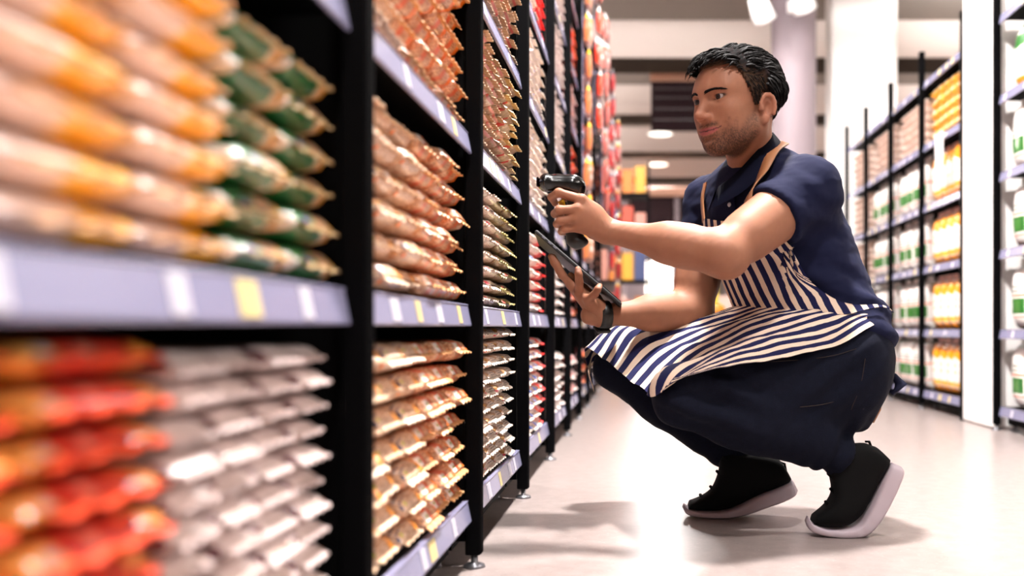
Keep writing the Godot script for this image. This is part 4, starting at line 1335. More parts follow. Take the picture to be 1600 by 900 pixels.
# how thick the hair is in a direction seen from the middle of the skull
func hair_at(d: Vector3) -> float:
	# d: unit, head axes. The hairline runs over the forehead, down before the ear and round the nape
	var az := atan2(absf(d.x), d.z)       # 0 forward, PI back
	var line := 0.0
	var key := [[0.0, 0.57], [0.6, 0.66], [0.78, 0.57], [0.98, 0.18], [1.10, -0.10], [1.24, -0.42], [1.38, -0.46], [1.46, -0.08], [1.80, -0.12], [2.2, -0.90], [4.0, -0.98]]
	for k in key.size() - 1:
		if az >= key[k][0]:
			line = lerpf(key[k][1], key[k + 1][1], clampf((az - key[k][0]) / (key[k + 1][0] - key[k][0]), 0, 1))
	line += 0.03 * noise.get_noise_3dv(d * 12.0)
	var el := asin(clampf(d.y, -1, 1))
	var m := (el - line) / 0.10
	if m <= 0.0:
		return -1.0
	var top := clampf((el - 0.35) / 0.55, 0, 1)
	var t := lerpf(0.005, 0.021, top)
	if az > 1.6:
		t = maxf(t, lerpf(0.004, 0.016, clampf((el + 0.35) / 0.6, 0, 1)))
	return t * clampf(m, 0.15, 1.0)

func build_hair(man: Node3D, hq: Array) -> void:
	var hair := mat(Color(0.05, 0.042, 0.042), 0.65, 0.22)
	var c := Vector3(0, 0.025, -0.010)
	var skull := [hq[0], hq[1], hq[2]]
	var vs := PackedVector3Array()
	var ix := PackedInt32Array()
	var nu := 120
	var nv := 84
	for j in nv + 1:
		for i in nu + 1:
			var el := PI * (0.5 - float(j) / nv)
			var az := TAU * (i % nu) / nu
			var d := Vector3(cos(el) * sin(az), sin(el), cos(el) * cos(az))
			var t := hair_at(d)
			var r := ray_out(skull, c, d)
			if t < 0.0:
				r *= 0.72
			else:
				r += t + 0.004 * noise.get_noise_3dv(Vector3(d.x * 34.0, d.y * 14.0, d.z * 10.0)) * clampf(t / 0.01, 0.2, 1.0)
			vs.append(HT * (c + d * r))
	for j in nv:
		for i in nu:
			var a := j * (nu + 1) + i
			ix.append_array([a, a + 1, a + nu + 1, a + 1, a + nu + 2, a + nu + 1])
	var cs := PackedColorArray()
	for j in nv + 1:
		for i in nu + 1:
			var el := PI * (0.5 - float(j) / nv)
			var az := TAU * (i % nu) / nu
			var t := hair_at(Vector3(cos(el) * sin(az), sin(el), cos(el) * cos(az)))
			cs.append(Color(0.060, 0.036, 0.024).lerp(Color(0.008, 0.0065, 0.0065), clampf((t - 0.004) / 0.008, 0, 1)) * (1.0 + 0.5 * noise.get_noise_2d(i * 3.0, j * 0.7)))
	var capm := mat(Color.WHITE, 0.8, 0.15)
	capm.vertex_color_use_as_albedo = true
	hang("hair", indexed(vs, ix, PackedVector2Array(), cs), capm, man)
	# locks combed up and back from the fringe, and close cropped at the sides
	var r := RandomNumberGenerator.new()
	r.seed = 21
	var st := new_st()
	var n := 0
	while n < 2200:
		var d := Vector3(r.randf_range(-1, 1), r.randf_range(-0.6, 1), r.randf_range(-1, 1))
		if d.length() > 1.0 or d.length() < 0.2:
			continue
		d = d.normalized()
		var t := hair_at(d)
		if t < 0.003:
			continue
		n += 1
		var top := clampf((t - 0.006) / 0.014, 0, 1)
		var base := ray_out(skull, c, d)
		var comb := Vector3(0.25 + 0.25 * r.randf_range(-1, 1), 0, -1.0) if d.z < 0.45 else Vector3(0.35 * r.randf_range(-1, 1) - 0.1, 0.25, 0.8)
		if d.y < 0.35:
			comb = Vector3(d.x * 0.2, -0.9, -0.45)
		comb += Vector3(r.randf_range(-0.3, 0.3), r.randf_range(-0.2, 0.2), r.randf_range(-0.3, 0.3))
		comb = (comb - d * comb.dot(d)).normalized()
		var thick := n % 3 == 0 and top > 0.3
		var L := lerpf(0.012, 0.040, top) * r.randf_range(0.7, 1.2)
		var curl := d.cross(comb) * r.randf_range(-0.10, 0.10)
		var lift := r.randf_range(0.35, 0.75)
		var pts := []
		var rad := []
		for i in 5:
			var s := i / 4.0
			var dir := (d + comb * s * L / base + curl * sin(s * 3.0) * top).normalized()
			var rr := ray_out(skull, c, dir) + t * (lift + 0.6 * sin(s * 2.2)) + 0.002
			pts.append(HT * (c + dir * rr))
			rad.append((0.0042 if thick else lerpf(0.0008, 0.0020, top)) * (1.0 - s * s * 0.85))
		tube(st, pts, rad, 5, 0.7, HT.basis * d)
	hang("hair_locks", done(st), hair, man)
	# eyebrows
	for s in [-1.0, 1.0]:
		st = new_st()
		for i in 90:
			var u := r.randf()
			var x := lerpf(0.010, 0.050, u)
			var y := 0.0262 + 0.0046 * sin(u * 2.9) + 0.0005 * u + r.randf_range(-0.0028, 0.0024) * (1.0 - u * 0.5)
			var z0 := 0.12
			var p := Vector3(x * s, y, z0)
			for k in 30:
				var e := field(hq, p)
				if e < 0.0006:
					break
				p.z -= e * 0.8
			var dirv := Vector3(0.007 * s, 0.0028 * (1.0 - u * 1.5), -0.0022 - 0.003 * u)
			tube(st, [HT * p, HT * (p + dirv * 0.5 + Vector3(0, 0, 0.0008)), HT * (p + dirv)], [0.0009, 0.0008, 0.0003], 4)
		hang("eyebrow", done(st), hair, man)

func torso_field(grow: float) -> Array:
	var q := []
	var ax: Vector3 = (J.f_sho - J.n_sho).normalized()
	var fw := Vector3.UP.cross(ax) * -1.0
	if fw.x > 0:
		fw = -fw
	var b := Basis(ax, Vector3.UP, ax.cross(Vector3.UP))
	var lean := Basis(Vector3.BACK, 0.42) * b
	q.append(ell(J.chest + Vector3(0.012, 0.0, 0.0), Vector3(0.185, 0.19, 0.135) + Vector3.ONE * grow, 0.06, lean))
	q.append(ell(J.belly + Vector3(-0.012, 0, 0), Vector3(0.166, 0.165, 0.138) + Vector3.ONE * grow, 0.07, lean))
	q.append(ell(J.pelvis + Vector3(-0.028, 0.005, 0), Vector3(0.160, 0.125, 0.120) + Vector3.ONE * grow, 0.06, lean))
	q.append(cap(J.n_sho + Vector3(0, -0.005, 0), J.neck0 + Vector3(0.01, 0.015, 0), 0.058 + grow, 0.055 + grow, 0.05))
	q.append(cap(J.f_sho, J.neck0 + Vector3(0.0, 0.010, 0), 0.055 + grow, 0.055 + grow, 0.05))
	return q

func build_shirt(man: Node3D) -> void:
	var cloth := mat(Color(0.066, 0.080, 0.180), 0.85, 0.25)
	cloth.rim_enabled = true
	cloth.rim = 0.12
	cloth.rim_tint = 0.6
	mats.shirt = cloth
	var q := torso_field(0.006)
	var ne: Vector3 = J.n_sho.lerp(J.n_elb, 0.43)
	var fe: Vector3 = J.f_sho.lerp(J.f_elb, 0.42)
	q.append(cut_cap(J.n_sho + Vector3(0, 0, 0.005), ne, 0.074, 0.072, 0.035))
	q.append(cut_cap(J.n_sho.lerp(J.n_elb, 0.35), ne, 0.0735, 0.0745, 0.004))
	q.append(cut_cap(J.f_sho, fe, 0.066, 0.064, 0.035))
	shirt_q = q
	var s := nets(q, 0.0066)
	var axis: Vector3 = (J.n_elb - J.n_sho).normalized()
	var v: PackedVector3Array = smooth(s[0], s[1], 2)
	v = wrinkle(v, s[1], func(p: Vector3, n: Vector3) -> float:
		var w := 0.0022 * noise.get_noise_3d(p.x * 9.0, p.y * 22.0, p.z * 9.0) * 2.0
		# rolls of cloth above the waist, and pulls running from the armpit over the shoulder
		var low := clampf((0.66 - p.y) / 0.12, 0, 1) * clampf((p.x - 0.2) / 0.15, 0, 1)
		w += 0.006 * low * sin(p.y * 95.0 + p.x * 38.0 + 2.0 * noise.get_noise_3dv(p * 6.0))
		var near_arm := clampf(1.0 - (p - J.n_sho).length() / 0.19, 0, 1)
		w += 0.0038 * near_arm * sin((p - J.n_sho).dot(Vector3(0.45, 0.85, 0.2)) * 115.0 + 1.6 * noise.get_noise_3dv(p * 8.0))
		return w)
	hang("polo_shirt", indexed(v, s[1]), cloth, man)
	build_collar(man, cloth)

func build_collar(man: Node3D, cloth: Material) -> void:
	# a stand-up collar open at the throat: lower edge, fold and outer edge, near point round the nape to the far point
	var low := [P(1118, 318, 2.32), P(1150, 292, 2.29), P(1182, 262, 2.285), P(1207, 240, 2.31), P(1218, 230, 2.37), P(1206, 234, 2.43), P(1165, 258, 2.475), P(1128, 290, 2.46), P(1112, 316, 2.38)]
	var fold := [P(1122, 292, 2.32), P(1150, 270, 2.295), P(1180, 238, 2.29), P(1203, 213, 2.315), P(1208, 207, 2.365), P(1196, 212, 2.42), P(1160, 240, 2.46), P(1132, 268, 2.45), P(1117, 300, 2.38)]
	var out_ := [P(1112, 326, 2.295), P(1160, 300, 2.265), P(1195, 266, 2.262), P(1218, 238, 2.30), P(1226, 228, 2.37), P(1212, 236, 2.445), P(1165, 268, 2.50), P(1118, 300, 2.485), P(1106, 330, 2.40)]
	var st := new_st()
	st.set_smooth_group(0)
	var rows := [low, fold, out_]
	var N := 48
	var grid := []
	for row in rows:
		var line := []
		for i in N + 1:
			line.append(spline(row, float(i) / N))
		grid.append(line)
	for k in 2:
		for i in N:
			quad(st, grid[k][i], grid[k][i + 1], grid[k + 1][i + 1], grid[k + 1][i])
	hang("collar", done(st), mat(Color(0.05, 0.06, 0.13), 0.85, 0.2), man)
	# button placket with one pale button
	st = new_st()
	bx(st, Vector3.ZERO, Vector3(0.03, 0.10, 0.006), 0.002)
	var o := hang("placket", done(st), cloth, man)
	st = new_st()
	lathe(st, [Vector2(0, 0.002), Vector2(0.0045, 0.002), Vector2(0.0055, 0.0), Vector2(0, 0)], Vector3.ZERO, 16, Basis(Vector3.RIGHT, PI / 2))
	var spot_ := P(1130, 318, 2.30)
	for it in 12:
		var e := field(shirt_q, spot_)
		spot_ += grad(shirt_q, spot_) * (0.004 - e)
	var nrm := grad(shirt_q, spot_)
	o.basis = Basis.looking_at(-nrm, Vector3(-0.2, 1, 0))
	o.position = spot_ - man.position - Vector3(0, 0.015, 0)
	var bt := hang("button", done(st), mat(Color(0.75, 0.75, 0.78), 0.3), man)
	bt.position = spot_ + nrm * 0.005 - man.position
	bt.basis = Basis.looking_at(-nrm, Vector3.UP)

func grad(q: Array, p: Vector3) -> Vector3:
	var e := 0.002
	return Vector3(field(q, p + Vector3(e, 0, 0)) - field(q, p - Vector3(e, 0, 0)), field(q, p + Vector3(0, e, 0)) - field(q, p - Vector3(0, e, 0)), field(q, p + Vector3(0, 0, e)) - field(q, p - Vector3(0, 0, e))).normalized()

func spline(p: Array, t: float) -> Vector3:
	var n := p.size() - 1
	var s := clampf(t, 0, 1) * n
	var i := mini(int(s), n - 1)
	var a: Vector3 = p[i - 1] if i > 0 else p[0] * 2.0 - p[1]
	var d: Vector3 = p[i + 2] if i + 2 <= n else p[n] * 2.0 - p[n - 1]
	return (p[i] as Vector3).cubic_interpolate(p[i + 1], a, d, s - i)

func build_trousers(man: Node3D) -> void:
	var jeans := mat(Color.WHITE, 0.85, 0.25)
	jeans.albedo_texture = speckle(256, Color(0.038, 0.050, 0.105), [[Color(0.08, 0.10, 0.18), 5000, 2], [Color(0.025, 0.032, 0.07), 4000, 2]], 8, 0.02)
	jeans.uv1_triplanar = true
	jeans.uv1_world_triplanar = true
	jeans.uv1_scale = Vector3(7, 7, 7)
	var q := []
	q.append(ell(J.pelvis + Vector3(-0.006, -0.02, 0.0), Vector3(0.112, 0.14, 0.165), 0.05, Basis(Vector3.BACK, 0.5)))
	q.append(cap(P(1318, 588, 2.30), P(1292, 585, 2.45), 0.086, 0.085, 0.06))
	q.append(cap(J.n_hip, J.n_kne, 0.094, 0.062, 0.04))
	q.append(cap(J.f_hip, J.f_kne, 0.090, 0.058, 0.04))
	q.append(cap(J.n_kne, J.n_kne.lerp(J.n_ank, 0.45), 0.061, 0.064, 0.02))
	q.append(cap(P(1325, 606, 2.28), P(1150, 632, 2.20), 0.080, 0.068, 0.03))
	q.append(cap(P(1328, 644, 2.30), P(1240, 655, 2.25), 0.052, 0.05, 0.03))
	q.append(cap(P(1310, 606, 2.44), P(1120, 612, 2.50), 0.080, 0.064, 0.03))
	q.append(cap(J.n_kne.lerp(J.n_ank, 0.3) + Vector3(0.01, 0.006, 0), J.n_kne.lerp(J.n_ank, 0.75) + Vector3(0.01, 0.012, 0), 0.066, 0.062, 0.03))
	q.append(cut_cap(J.n_kne.lerp(J.n_ank, 0.35), J.n_ank, 0.064, 0.046, 0.02))
	q.append(cap(J.f_kne, J.f_kne.lerp(J.f_ank, 0.4), 0.055, 0.058, 0.02))
	q.append(cut_cap(J.f_kne.lerp(J.f_ank, 0.35), J.f_ank, 0.058, 0.046, 0.02))
	trouser_q = q
	var s := nets(q, 0.0066)
	var v: PackedVector3Array = smooth(s[0], s[1], 2)
	v = wrinkle(v, s[1], func(p: Vector3, n: Vector3) -> float:
		var w := 0.003 * noise.get_noise_3dv(p * 11.0)
		# creases fan out behind the near knee and gather at the hem
		var k := clampf(1.0 - (p - P(1110, 625, 2.1)).length() / 0.17, 0, 1)
		w += 0.011 * k * sin((p - J.n_kne).dot(Vector3(0.25, 1.0, 0.1)) * 85.0 + p.x * 20.0 + 2.0 * noise.get_noise_3dv(p * 5.0))
		var a := clampf(1.0 - (p - J.n_ank).length() / 0.13, 0, 1)
		w += 0.008 * a * sin((p - J.n_ank).dot((J.n_kne - J.n_ank).normalized()) * 130.0 + 2.5 * noise.get_noise_3dv(p * 9.0))
		a = clampf(1.0 - (p - J.f_ank).length() / 0.12, 0, 1)
		w += 0.005 * a * sin((p - J.f_ank).dot((J.f_kne - J.f_ank).normalized()) * 130.0)
		var hip := clampf(1.0 - (p - P(1290, 580, 2.2)).length() / 0.16, 0, 1)
		w += 0.006 * hip * sin(p.x * 60.0 - p.y * 80.0)
		return w)
	hang("jeans", indexed(v, s[1]), jeans, man)
	# seams and a pocket edge stitched on the thigh
	var thread := mat(Color(0.16, 0.10, 0.07), 0.8)
	for line in [[P(1338, 545, 2.1), P(1300, 556, 2.1), P(1250, 562, 2.1), P(1190, 566, 2.1)], [P(1325, 622, 2.1), P(1285, 632, 2.1), P(1250, 636, 2.1)], [P(1352, 560, 2.1), P(1345, 600, 2.1), P(1330, 640, 2.1)]]:
		var pts := []
		var rad := []
		for i in 25:
			var p := spline(line, i / 24.0)
			var dir := (p - Vector3(0, EYE_H, 0)).normalized()
			for it in 40:
				var e := field(trouser_q, p)
				if e < 0.001:
					break
				p += dir * e * 0.8
			pts.append(p)
			rad.append(0.0008)
		var st := new_st()
		tube(st, pts, rad, 5)
		hang("jeans_seam", done(st), thread, man)

func sheet(grid: Array, nu: int, nv: int, q: Array, clear: float, stick: bool, uscale: float, ripple: float) -> Array:
	# grid[u][v] control points; returns [vs, ix, uv] of a thin two-sided cloth, kept clear of the field q
	var vs := PackedVector3Array()
	var uv := PackedVector2Array()
	var ix := PackedInt32Array()
	for i in nu + 1:
		for j in nv + 1:
			var row := []
			for c in grid:
				row.append(spline(c, float(j) / nv))
			var p := spline(row, float(i) / nu)
			p += Vector3(0.3, 1, 0.3) * ripple * noise.get_noise_3d(float(i) / nu * 9.0, float(j) / nv * 4.0, 3.0)
			for it in 8:
				var e := field(q, p)
				if e < clear or (stick and e > clear + 0.001):
					p += grad(q, p) * clampf(clear - e, -0.03, 0.03)
				else:
					break
			vs.append(p)
			uv.append(Vector2(float(i) / nu * uscale, float(j) / nv))
	for i in nu:
		for j in nv:
			var a := i * (nv + 1) + j
			ix.append_array([a, a + nv + 1, a + 1, a + 1, a + nv + 1, a + nv + 2])
	# a second face a little inside gives the cloth its thickness
	var nm := normals_of(vs, ix)
	var n := vs.size()
	for i in n:
		vs.append(vs[i] - nm[i] * 0.0016)
		uv.append(uv[i])
	var m := ix.size()
	for k in range(0, m, 3):
		ix.append_array([ix[k] + n, ix[k + 2] + n, ix[k + 1] + n])
	var rim := []
	for i in nu + 1:
		rim.append(i * (nv + 1))
	for j in range(1, nv + 1):
		rim.append(nu * (nv + 1) + j)
	for i in range(nu - 1, -1, -1):
		rim.append(i * (nv + 1) + nv)
	for j in range(nv - 1, 0, -1):
		rim.append(j)
	for k in rim.size():
		var a: int = rim[k]
		var b: int = rim[(k + 1) % rim.size()]
		ix.append_array([a, b, b + n, a, b + n, a + n])
	return [vs, ix, uv]

func build_apron(man: Node3D) -> void:
	var im := Image.create(64, 8, false, Image.FORMAT_RGB8)
	im.fill(Color(0.11, 0.12, 0.26))
	im.fill_rect(Rect2i(0, 0, 30, 8), Color(0.86, 0.78, 0.70))
	var m := mat(Color.WHITE, 0.85, 0.25)
	m.albedo_texture = ImageTexture.create_from_image(im)
	var bib := [
		[P(1192, 338, 2.20), P(1205, 390, 2.18), P(1252, 430, 2.17), P(1318, 466, 2.20), P(1386, 494, 2.30)],
		[P(1168, 342, 2.20), P(1178, 395, 2.18), P(1210, 440, 2.17), P(1260, 470, 2.19), P(1312, 490, 2.21)],
		[P(1142, 346, 2.24), P(1148, 400, 2.22), P(1166, 445, 2.20), P(1200, 476, 2.20), P(1236, 490, 2.22)],
		[P(1118, 346, 2.32), P(1118, 405, 2.30), P(1130, 445, 2.28), P(1155, 476, 2.28), P(1180, 490, 2.29)],
		[P(1098, 340, 2.42), P(1094, 400, 2.42), P(1106, 440, 2.41), P(1126, 472, 2.41), P(1146, 488, 2.41)]]
	var s := sheet(bib, 44, 40, shirt_q, 0.007, true, 1.0, 0.002)
	# the stripes run down the body: measured round it from the far edge
	for j in 41:
		var run := 0.0
		for i in range(44, -1, -1):
			if i < 44:
				run += (s[0][i * 41 + j] as Vector3).distance_to(s[0][(i + 1) * 41 + j])
			s[2][i * 41 + j] = Vector2(run / 0.030, 0.5)
			s[2][i * 41 + j + 45 * 41] = Vector2(run / 0.030, 0.5)
	var apron := hang("apron", indexed(s[0], s[1], s[2]), m, man)
	var skirt := [
		[P(1386, 500, 2.29), P(1312, 540, 2.19), P(1215, 560, 2.12), P(1130, 574, 2.08), P(1054, 590, 2.08)],
		[P(1340, 490, 2.23), P(1272, 512, 2.19), P(1192, 532, 2.15), P(1110, 562, 2.11), P(1040, 606, 2.08)],
		[P(1262, 484, 2.24), P(1190, 502, 2.26), P(1128, 530, 2.27), P(1072, 562, 2.25), P(1022, 618, 2.15)],
		[P(1205, 480, 2.29), P(1145, 500, 2.35), P(1082, 522, 2.39), P(1024, 548, 2.41), P(982, 592, 2.38)],
		[P(1165, 478, 2.35), P(1108, 494, 2.45), P(1045, 505, 2.51), P(980, 512, 2.54), P(945, 562, 2.50)],
		[P(1148, 484, 2.42), P(1088, 505, 2.56), P(1015, 518, 2.62), P(950, 520, 2.63), P(914, 545, 2.58)],
		[P(1150, 515, 2.50), P(1085, 545, 2.64), P(1015, 565, 2.68), P(925, 572, 2.64), P(929, 612, 2.60)]]
	var legs := trouser_q
	var k := sheet(skirt, 84, 52, legs, 0.006, false, 17.5, 0.006)
	part("apron_skirt", indexed(k[0], k[1], k[2]), m, apron)
	# leather neck strap, its buckle tab, the waist tie and its knot
	var leather := mat(Color(0.62, 0.42, 0.28), 0.4)
	var near_pts := []
	for p in [P(1170, 345, 2.20), P(1178, 305, 2.22), P(1192, 272, 2.25), P(1208, 246, 2.30), P(1219, 232, 2.37), P(1208, 236, 2.44)]:
		for it in 8:
			var e := field(shirt_q, p)
			p += grad(shirt_q, p) * clampf(0.012 - e, -0.02, 0.02)
		near_pts.append(p)
	hang("neck_strap", ribbon(near_pts, 0.032, 0.003, shirt_q), leather, man)
	var far_pts := []
	for p in [P(1102, 346, 2.42), P(1110, 315, 2.44), P(1126, 295, 2.45)]:
		for it in 8:
			var e := field(shirt_q, p)
			p += grad(shirt_q, p) * clampf(0.006 - e, -0.02, 0.02)
		far_pts.append(p)
	hang("strap_tab", ribbon(far_pts, 0.02, 0.003, shirt_q), leather, man)
	var navy := mat(Color(0.06, 0.07, 0.16), 0.8, 0.3)
	var st := new_st()
	tube(st, [P(1378, 582, 2.36), P(1397, 588, 2.35), P(1408, 600, 2.34), P(1396, 614, 2.34), P(1382, 604, 2.36)], [0.008, 0.013, 0.015, 0.012, 0.006], 10, 0.6)
	tube(st, [P(1380, 600, 2.40), P(1374, 624, 2.41), P(1370, 640, 2.41)], [0.009, 0.010, 0.008], 8, 0.4)
	hang("apron_knot", done(st), navy, man)
	st = new_st()
	tube(st, [P(1378, 622, 2.34), P(1374, 640, 2.34), P(1364, 660, 2.345)], [0.006, 0.008, 0.006], 8, 0.5)
	hang("tie_end", done(st), leather, man)
	# watch on the far wrist
	var d: Vector3 = (J.f_elb - J.f_wri).normalized()
	var b := Basis(d.cross(Vector3.UP).normalized(), d, d.cross(d.cross(Vector3.UP)).normalized() * -1.0)
	st = new_st()
	lathe(st, [Vector2(0.026, -0.0145), Vector2(0.0335, -0.013), Vector2(0.0345, 0.013), Vector2(0.027, 0.0145)], Vector3.ZERO, 32)
	bx(st, Vector3(-0.012, 0, -0.035), Vector3(0.034, 0.036, 0.010), 0.003, Basis(Vector3.UP, 0.4))
	var w := hang("wrist_watch", done(st), mat(Color(0.02, 0.025, 0.022), 0.4), man)
	w.transform = Transform3D(b, J.f_wri + d * 0.004 - man.position)

func ribbon(pts: Array, width: float, thick: float, q: Array) -> ArrayMesh:
	var st := new_st()
	st.set_smooth_group(0)
	var N := 24
	var a := []
	for i in N + 1:
		var p := spline(pts, float(i) / N)
		var dn := (spline(pts, minf(1, (i + 0.5) / N)) - spline(pts, maxf(0, (i - 0.5) / N))).normalized()
		var n := grad(q, p)
		var s := dn.cross(n).normalized() * width * 0.5
		a.append([p - s, p + s, p + s + n * thick, p - s + n * thick])
	for i in N:
		for k in 4:
			quad(st, a[i][k], a[i][(k + 1) % 4], a[i + 1][(k + 1) % 4], a[i + 1][k])
	return done(st)

# ---------- shoes ----------
func build_shoes(man: Node3D) -> void:
	var black := mat(Color(0.018, 0.018, 0.022), 0.85, 0.3)
	var sole := mat(Color(0.70, 0.65, 0.68), 0.6, 0.4)
	# [px, py] of the bottom line, the line between sole and upper, half width in metres; from toe to heel
	shoe(man, black, sole, 2.27, [[1258, 815, 1262, 806, 0.012], [1266, 828, 1270, 816, 0.034], [1292, 834.5, 1294, 823, 0.045], [1325, 836.5, 1322, 822, 0.049], [1350, 833, 1340, 814, 0.047], [1370, 815, 1352, 796, 0.043], [1388, 787, 1364, 774, 0.038], [1402, 759, 1376, 748, 0.035], [1410, 738, 1386, 729, 0.030], [1408, 729, 1392, 722, 0.014]],
		[[1268, 815, 1272, 803, 0.026], [1285, 818, 1292, 786, 0.040], [1318, 818, 1300, 766, 0.043], [1342, 804, 1296, 742, 0.040], [1358, 780, 1292, 722, 0.038], [1372, 752, 1304, 700, 0.038], [1386, 728, 1345, 692, 0.036], [1390, 716, 1368, 698, 0.026]], [[1362, 700], [1358, 690], [1352, 690]])
	shoe(man, black, sole, 2.49, [[1066, 792, 1069, 786, 0.012], [1074, 802, 1078, 793, 0.032], [1100, 806, 1104, 796, 0.043], [1135, 806.5, 1136, 794, 0.046], [1165, 802, 1160, 784, 0.044], [1195, 792, 1188, 770, 0.040], [1222, 783, 1216, 760, 0.036], [1240, 774, 1234, 752, 0.030], [1246, 766, 1238, 750, 0.014]],
		[[1074, 792, 1078, 782, 0.026], [1092, 793, 1096, 775, 0.038], [1125, 793, 1112, 762, 0.040], [1155, 784, 1122, 738, 0.038], [1185, 770, 1128, 712, 0.037], [1215, 758, 1165, 706, 0.037], [1232, 750, 1212, 715, 0.034], [1236, 746, 1226, 730, 0.020]], [[1228, 735], [1226, 725], [1220, 722]])

func shoe(man: Node3D, black: Material, sole_m: Material, z: float, sole: Array, upper: Array, loop: Array) -> void:
	var o := Node3D.new()
	put(o, "shoe", man)
	o.position = P(sole[4][0], sole[4][1], z) * Vector3(1, 0, 1) + Vector3(0, 0, 0) - man.position
	var base := o.position + man.position
	for set_ in [[sole, sole_m, "sole", 4.0], [upper, black, "shoe_upper", 2.3]]:
		var rows: Array = set_[0]
		var vs := PackedVector3Array()
		var ix := PackedInt32Array()
		var N := 28
		var M := (rows.size() - 1) * 5
		var lo := []
		var hi := []
		var wd := []
		for r in rows:
			lo.append(P(r[0], r[1], z) - Vector3(0, 0.005 if set_[2] == "shoe_upper" else 0.0, 0))
			hi.append(P(r[2], r[3], z))
			wd.append(Vector3(r[4] + (0.004 if set_[2] == "shoe_upper" else 0.0), 0, 0))
		for j in M + 1:
			var t := float(j) / M
			var a := spline(lo, t)
			var c := spline(hi, t)
			var w := spline(wd, t).x
			var mid := (a + c) / 2.0
			var half := (c - a) / 2.0
			for i in N:
				var an := TAU * i / N
				var e: float = 2.0 / set_[3]
				var cs := signf(cos(an)) * pow(absf(cos(an)), e)
				var sn := signf(sin(an)) * pow(absf(sin(an)), e)
				var wob := 1.0
				if set_[2] == "sole":
					wob += 0.012 * sin(t * 70.0) * (1.0 if absf(sn) < 0.9 else 0.0)
				else:
					wob += 0.02 * noise.get_noise_2d(t * 14.0, an * 1.5)
				var p := mid + half * sn + Vector3(0, 0, 1) * w * cs * wob
				vs.append(p - base)
		for j in M:
			for i in N:
				var i1 := (i + 1) % N
				ix.append_array([j * N + i, j * N + i1, (j + 1) * N + i, j * N + i1, (j + 1) * N + i1, (j + 1) * N + i])
		for e in [0, M]:
			var c := Vector3.ZERO
			for i in N:
				c += vs[e * N + i] / N
			vs.append(c)
			for i in N:
				var i1 := (i + 1) % N
				ix.append_array([vs.size() - 1, e * N + i1, e * N + i] if e == 0 else [vs.size() - 1, e * N + i, e * N + i1])
		part(set_[2], indexed(vs, ix), set_[1], o)
	# heel pull loop and laces
	var st := new_st()
	tube(st, [P(loop[0][0], loop[0][1], z) - base, P(loop[1][0], loop[1][1], z) - base, P(loop[2][0], loop[2][1], z) - base], [0.007, 0.008, 0.006], 8, 0.4)
	part("pull_loop", done(st), black, o)
	st = new_st()
	for k in 4:
		var f := 0.30 + 0.09 * k
		var c: Vector3 = spline([P(upper[1][2], upper[1][3], z), P(upper[2][2], upper[2][3], z), P(upper[3][2], upper[3][3], z), P(upper[4][2], upper[4][3], z)], k / 3.0) - base
		tube(st, [c + Vector3(0.008, -0.008, 0.028), c + Vector3(-0.003, 0.003, 0.0), c + Vector3(0.008, -0.008, -0.028)], [0.003, 0.004, 0.003], 7)
	part("laces", done(st), black, o)

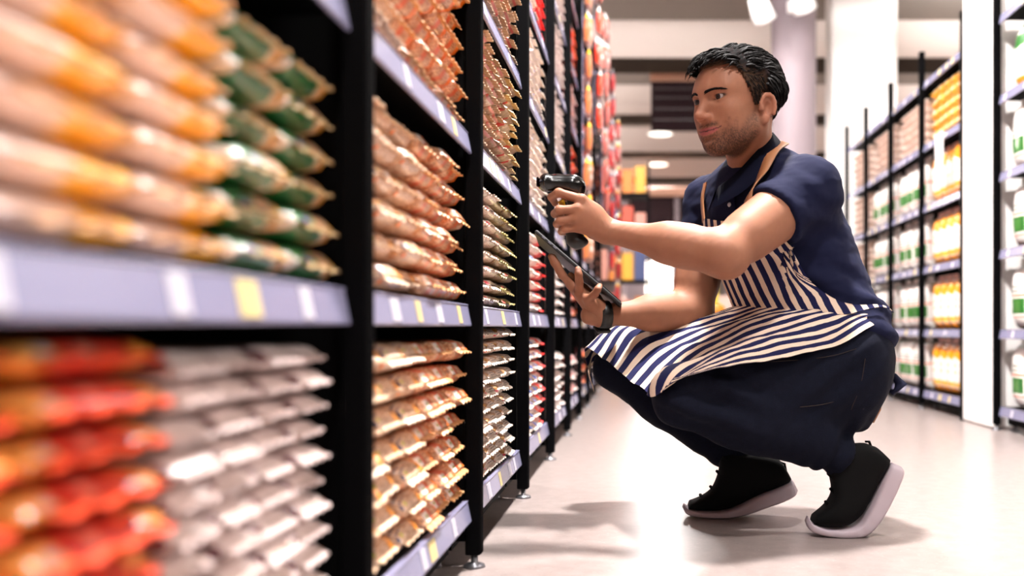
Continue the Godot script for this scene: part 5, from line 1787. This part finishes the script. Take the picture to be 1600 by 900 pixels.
# ---------- scanner and tablet ----------
func build_scanner() -> void:
	var t := thing("barcode_scanner", "black pistol-grip barcode scanner with yellow trigger in the clerk's hand", "scanner", P(900, 384, 2.20))
	var base := t.position
	var shell := mat(Color(0.014, 0.014, 0.016), 0.18, 0.5)
	var q := [cap(P(858, 286, 2.185), P(893, 289, 2.19), 0.017, 0.019, 0.012), cap(P(858, 286, 2.215), P(893, 289, 2.21), 0.017, 0.019, 0.012), ell(P(851, 286, 2.20), Vector3(0.012, 0.0195, 0.034), 0.012), cap(P(870, 284, 2.20), P(903, 292, 2.20), 0.0165, 0.015, 0.012), cap(P(896, 292, 2.20), P(899, 312, 2.20), 0.020, 0.0165, 0.02)]
	var s := nets(q, 0.003)
	var v: PackedVector3Array = smooth(s[0], s[1], 1)
	for i in v.size():
		v[i] -= base
	part("scanner_head", indexed(v, s[1]), shell, t)
	q = [cap(P(897, 305, 2.20), P(897, 365, 2.20), 0.0165, 0.016, 0.01), cap(P(897, 365, 2.20), P(902, 377, 2.20), 0.0165, 0.0175, 0.01), ell(P(903, 378, 2.20), Vector3(0.024, 0.011, 0.019), 0.01)]
	s = nets(q, 0.003)
	v = s[0]
	for i in v.size():
		v[i] -= base
	part("grip", indexed(v, s[1]), mat(Color(0.016, 0.016, 0.018), 0.4), t)
	var st := new_st()
	tube(st, [P(882, 306, 2.195) - base, P(877, 316, 2.19) - base, P(881, 326, 2.195) - base], [0.005, 0.007, 0.005], 10, 1.2)
	part("trigger", done(st), mat(Color(0.85, 0.62, 0.05), 0.4), t)
	st = new_st()
	bx(st, P(841.5, 286, 2.20) - base, Vector3(0.006, 0.022, 0.040), 0.002)
	part("scan_window", done(st), mat(Color(0.03, 0.01, 0.01), 0.05), t)

func build_tablet() -> void:
	var a := P(836, 360, 2.37)
	var b := P(971, 476, 2.36)
	var along := (b - a).normalized()
	var depth := (Vector3(-0.10, -0.06, -1.0)).normalized()
	depth = (depth - along * depth.dot(along)).normalized()
	var n := along.cross(depth).normalized()
	if n.y < 0:
		n = -n
	var bs := Basis(along, n, along.cross(n))
	var L := a.distance_to(b)
	var t := thing("tablet", "dark tablet computer in a case, held edge-on in the clerk's far hand", "tablet", a)
	var c := along * L * 0.5 + depth * 0.076
	var st := new_st()
	bx(st, c, Vector3(L, 0.009, 0.152), 0.003, bs)
	part("case", done(st), mat(Color(0.05, 0.05, 0.065), 0.45), t)
	st = new_st()
	bx(st, c + n * 0.0052, Vector3(L - 0.012, 0.003, 0.140), 0.001, bs)
	part("screen", done(st), mat(Color(0.01, 0.01, 0.014), 0.06), t)
	st = new_st()
	for k in [-0.4, -0.33, -0.27]:
		bx(st, c + along * L * k - depth * 0.0765, Vector3(0.010, 0.003, 0.0015), 0.0, bs)
	part("side_button", done(st), mat(Color(0.4, 0.4, 0.45), 0.3), t)
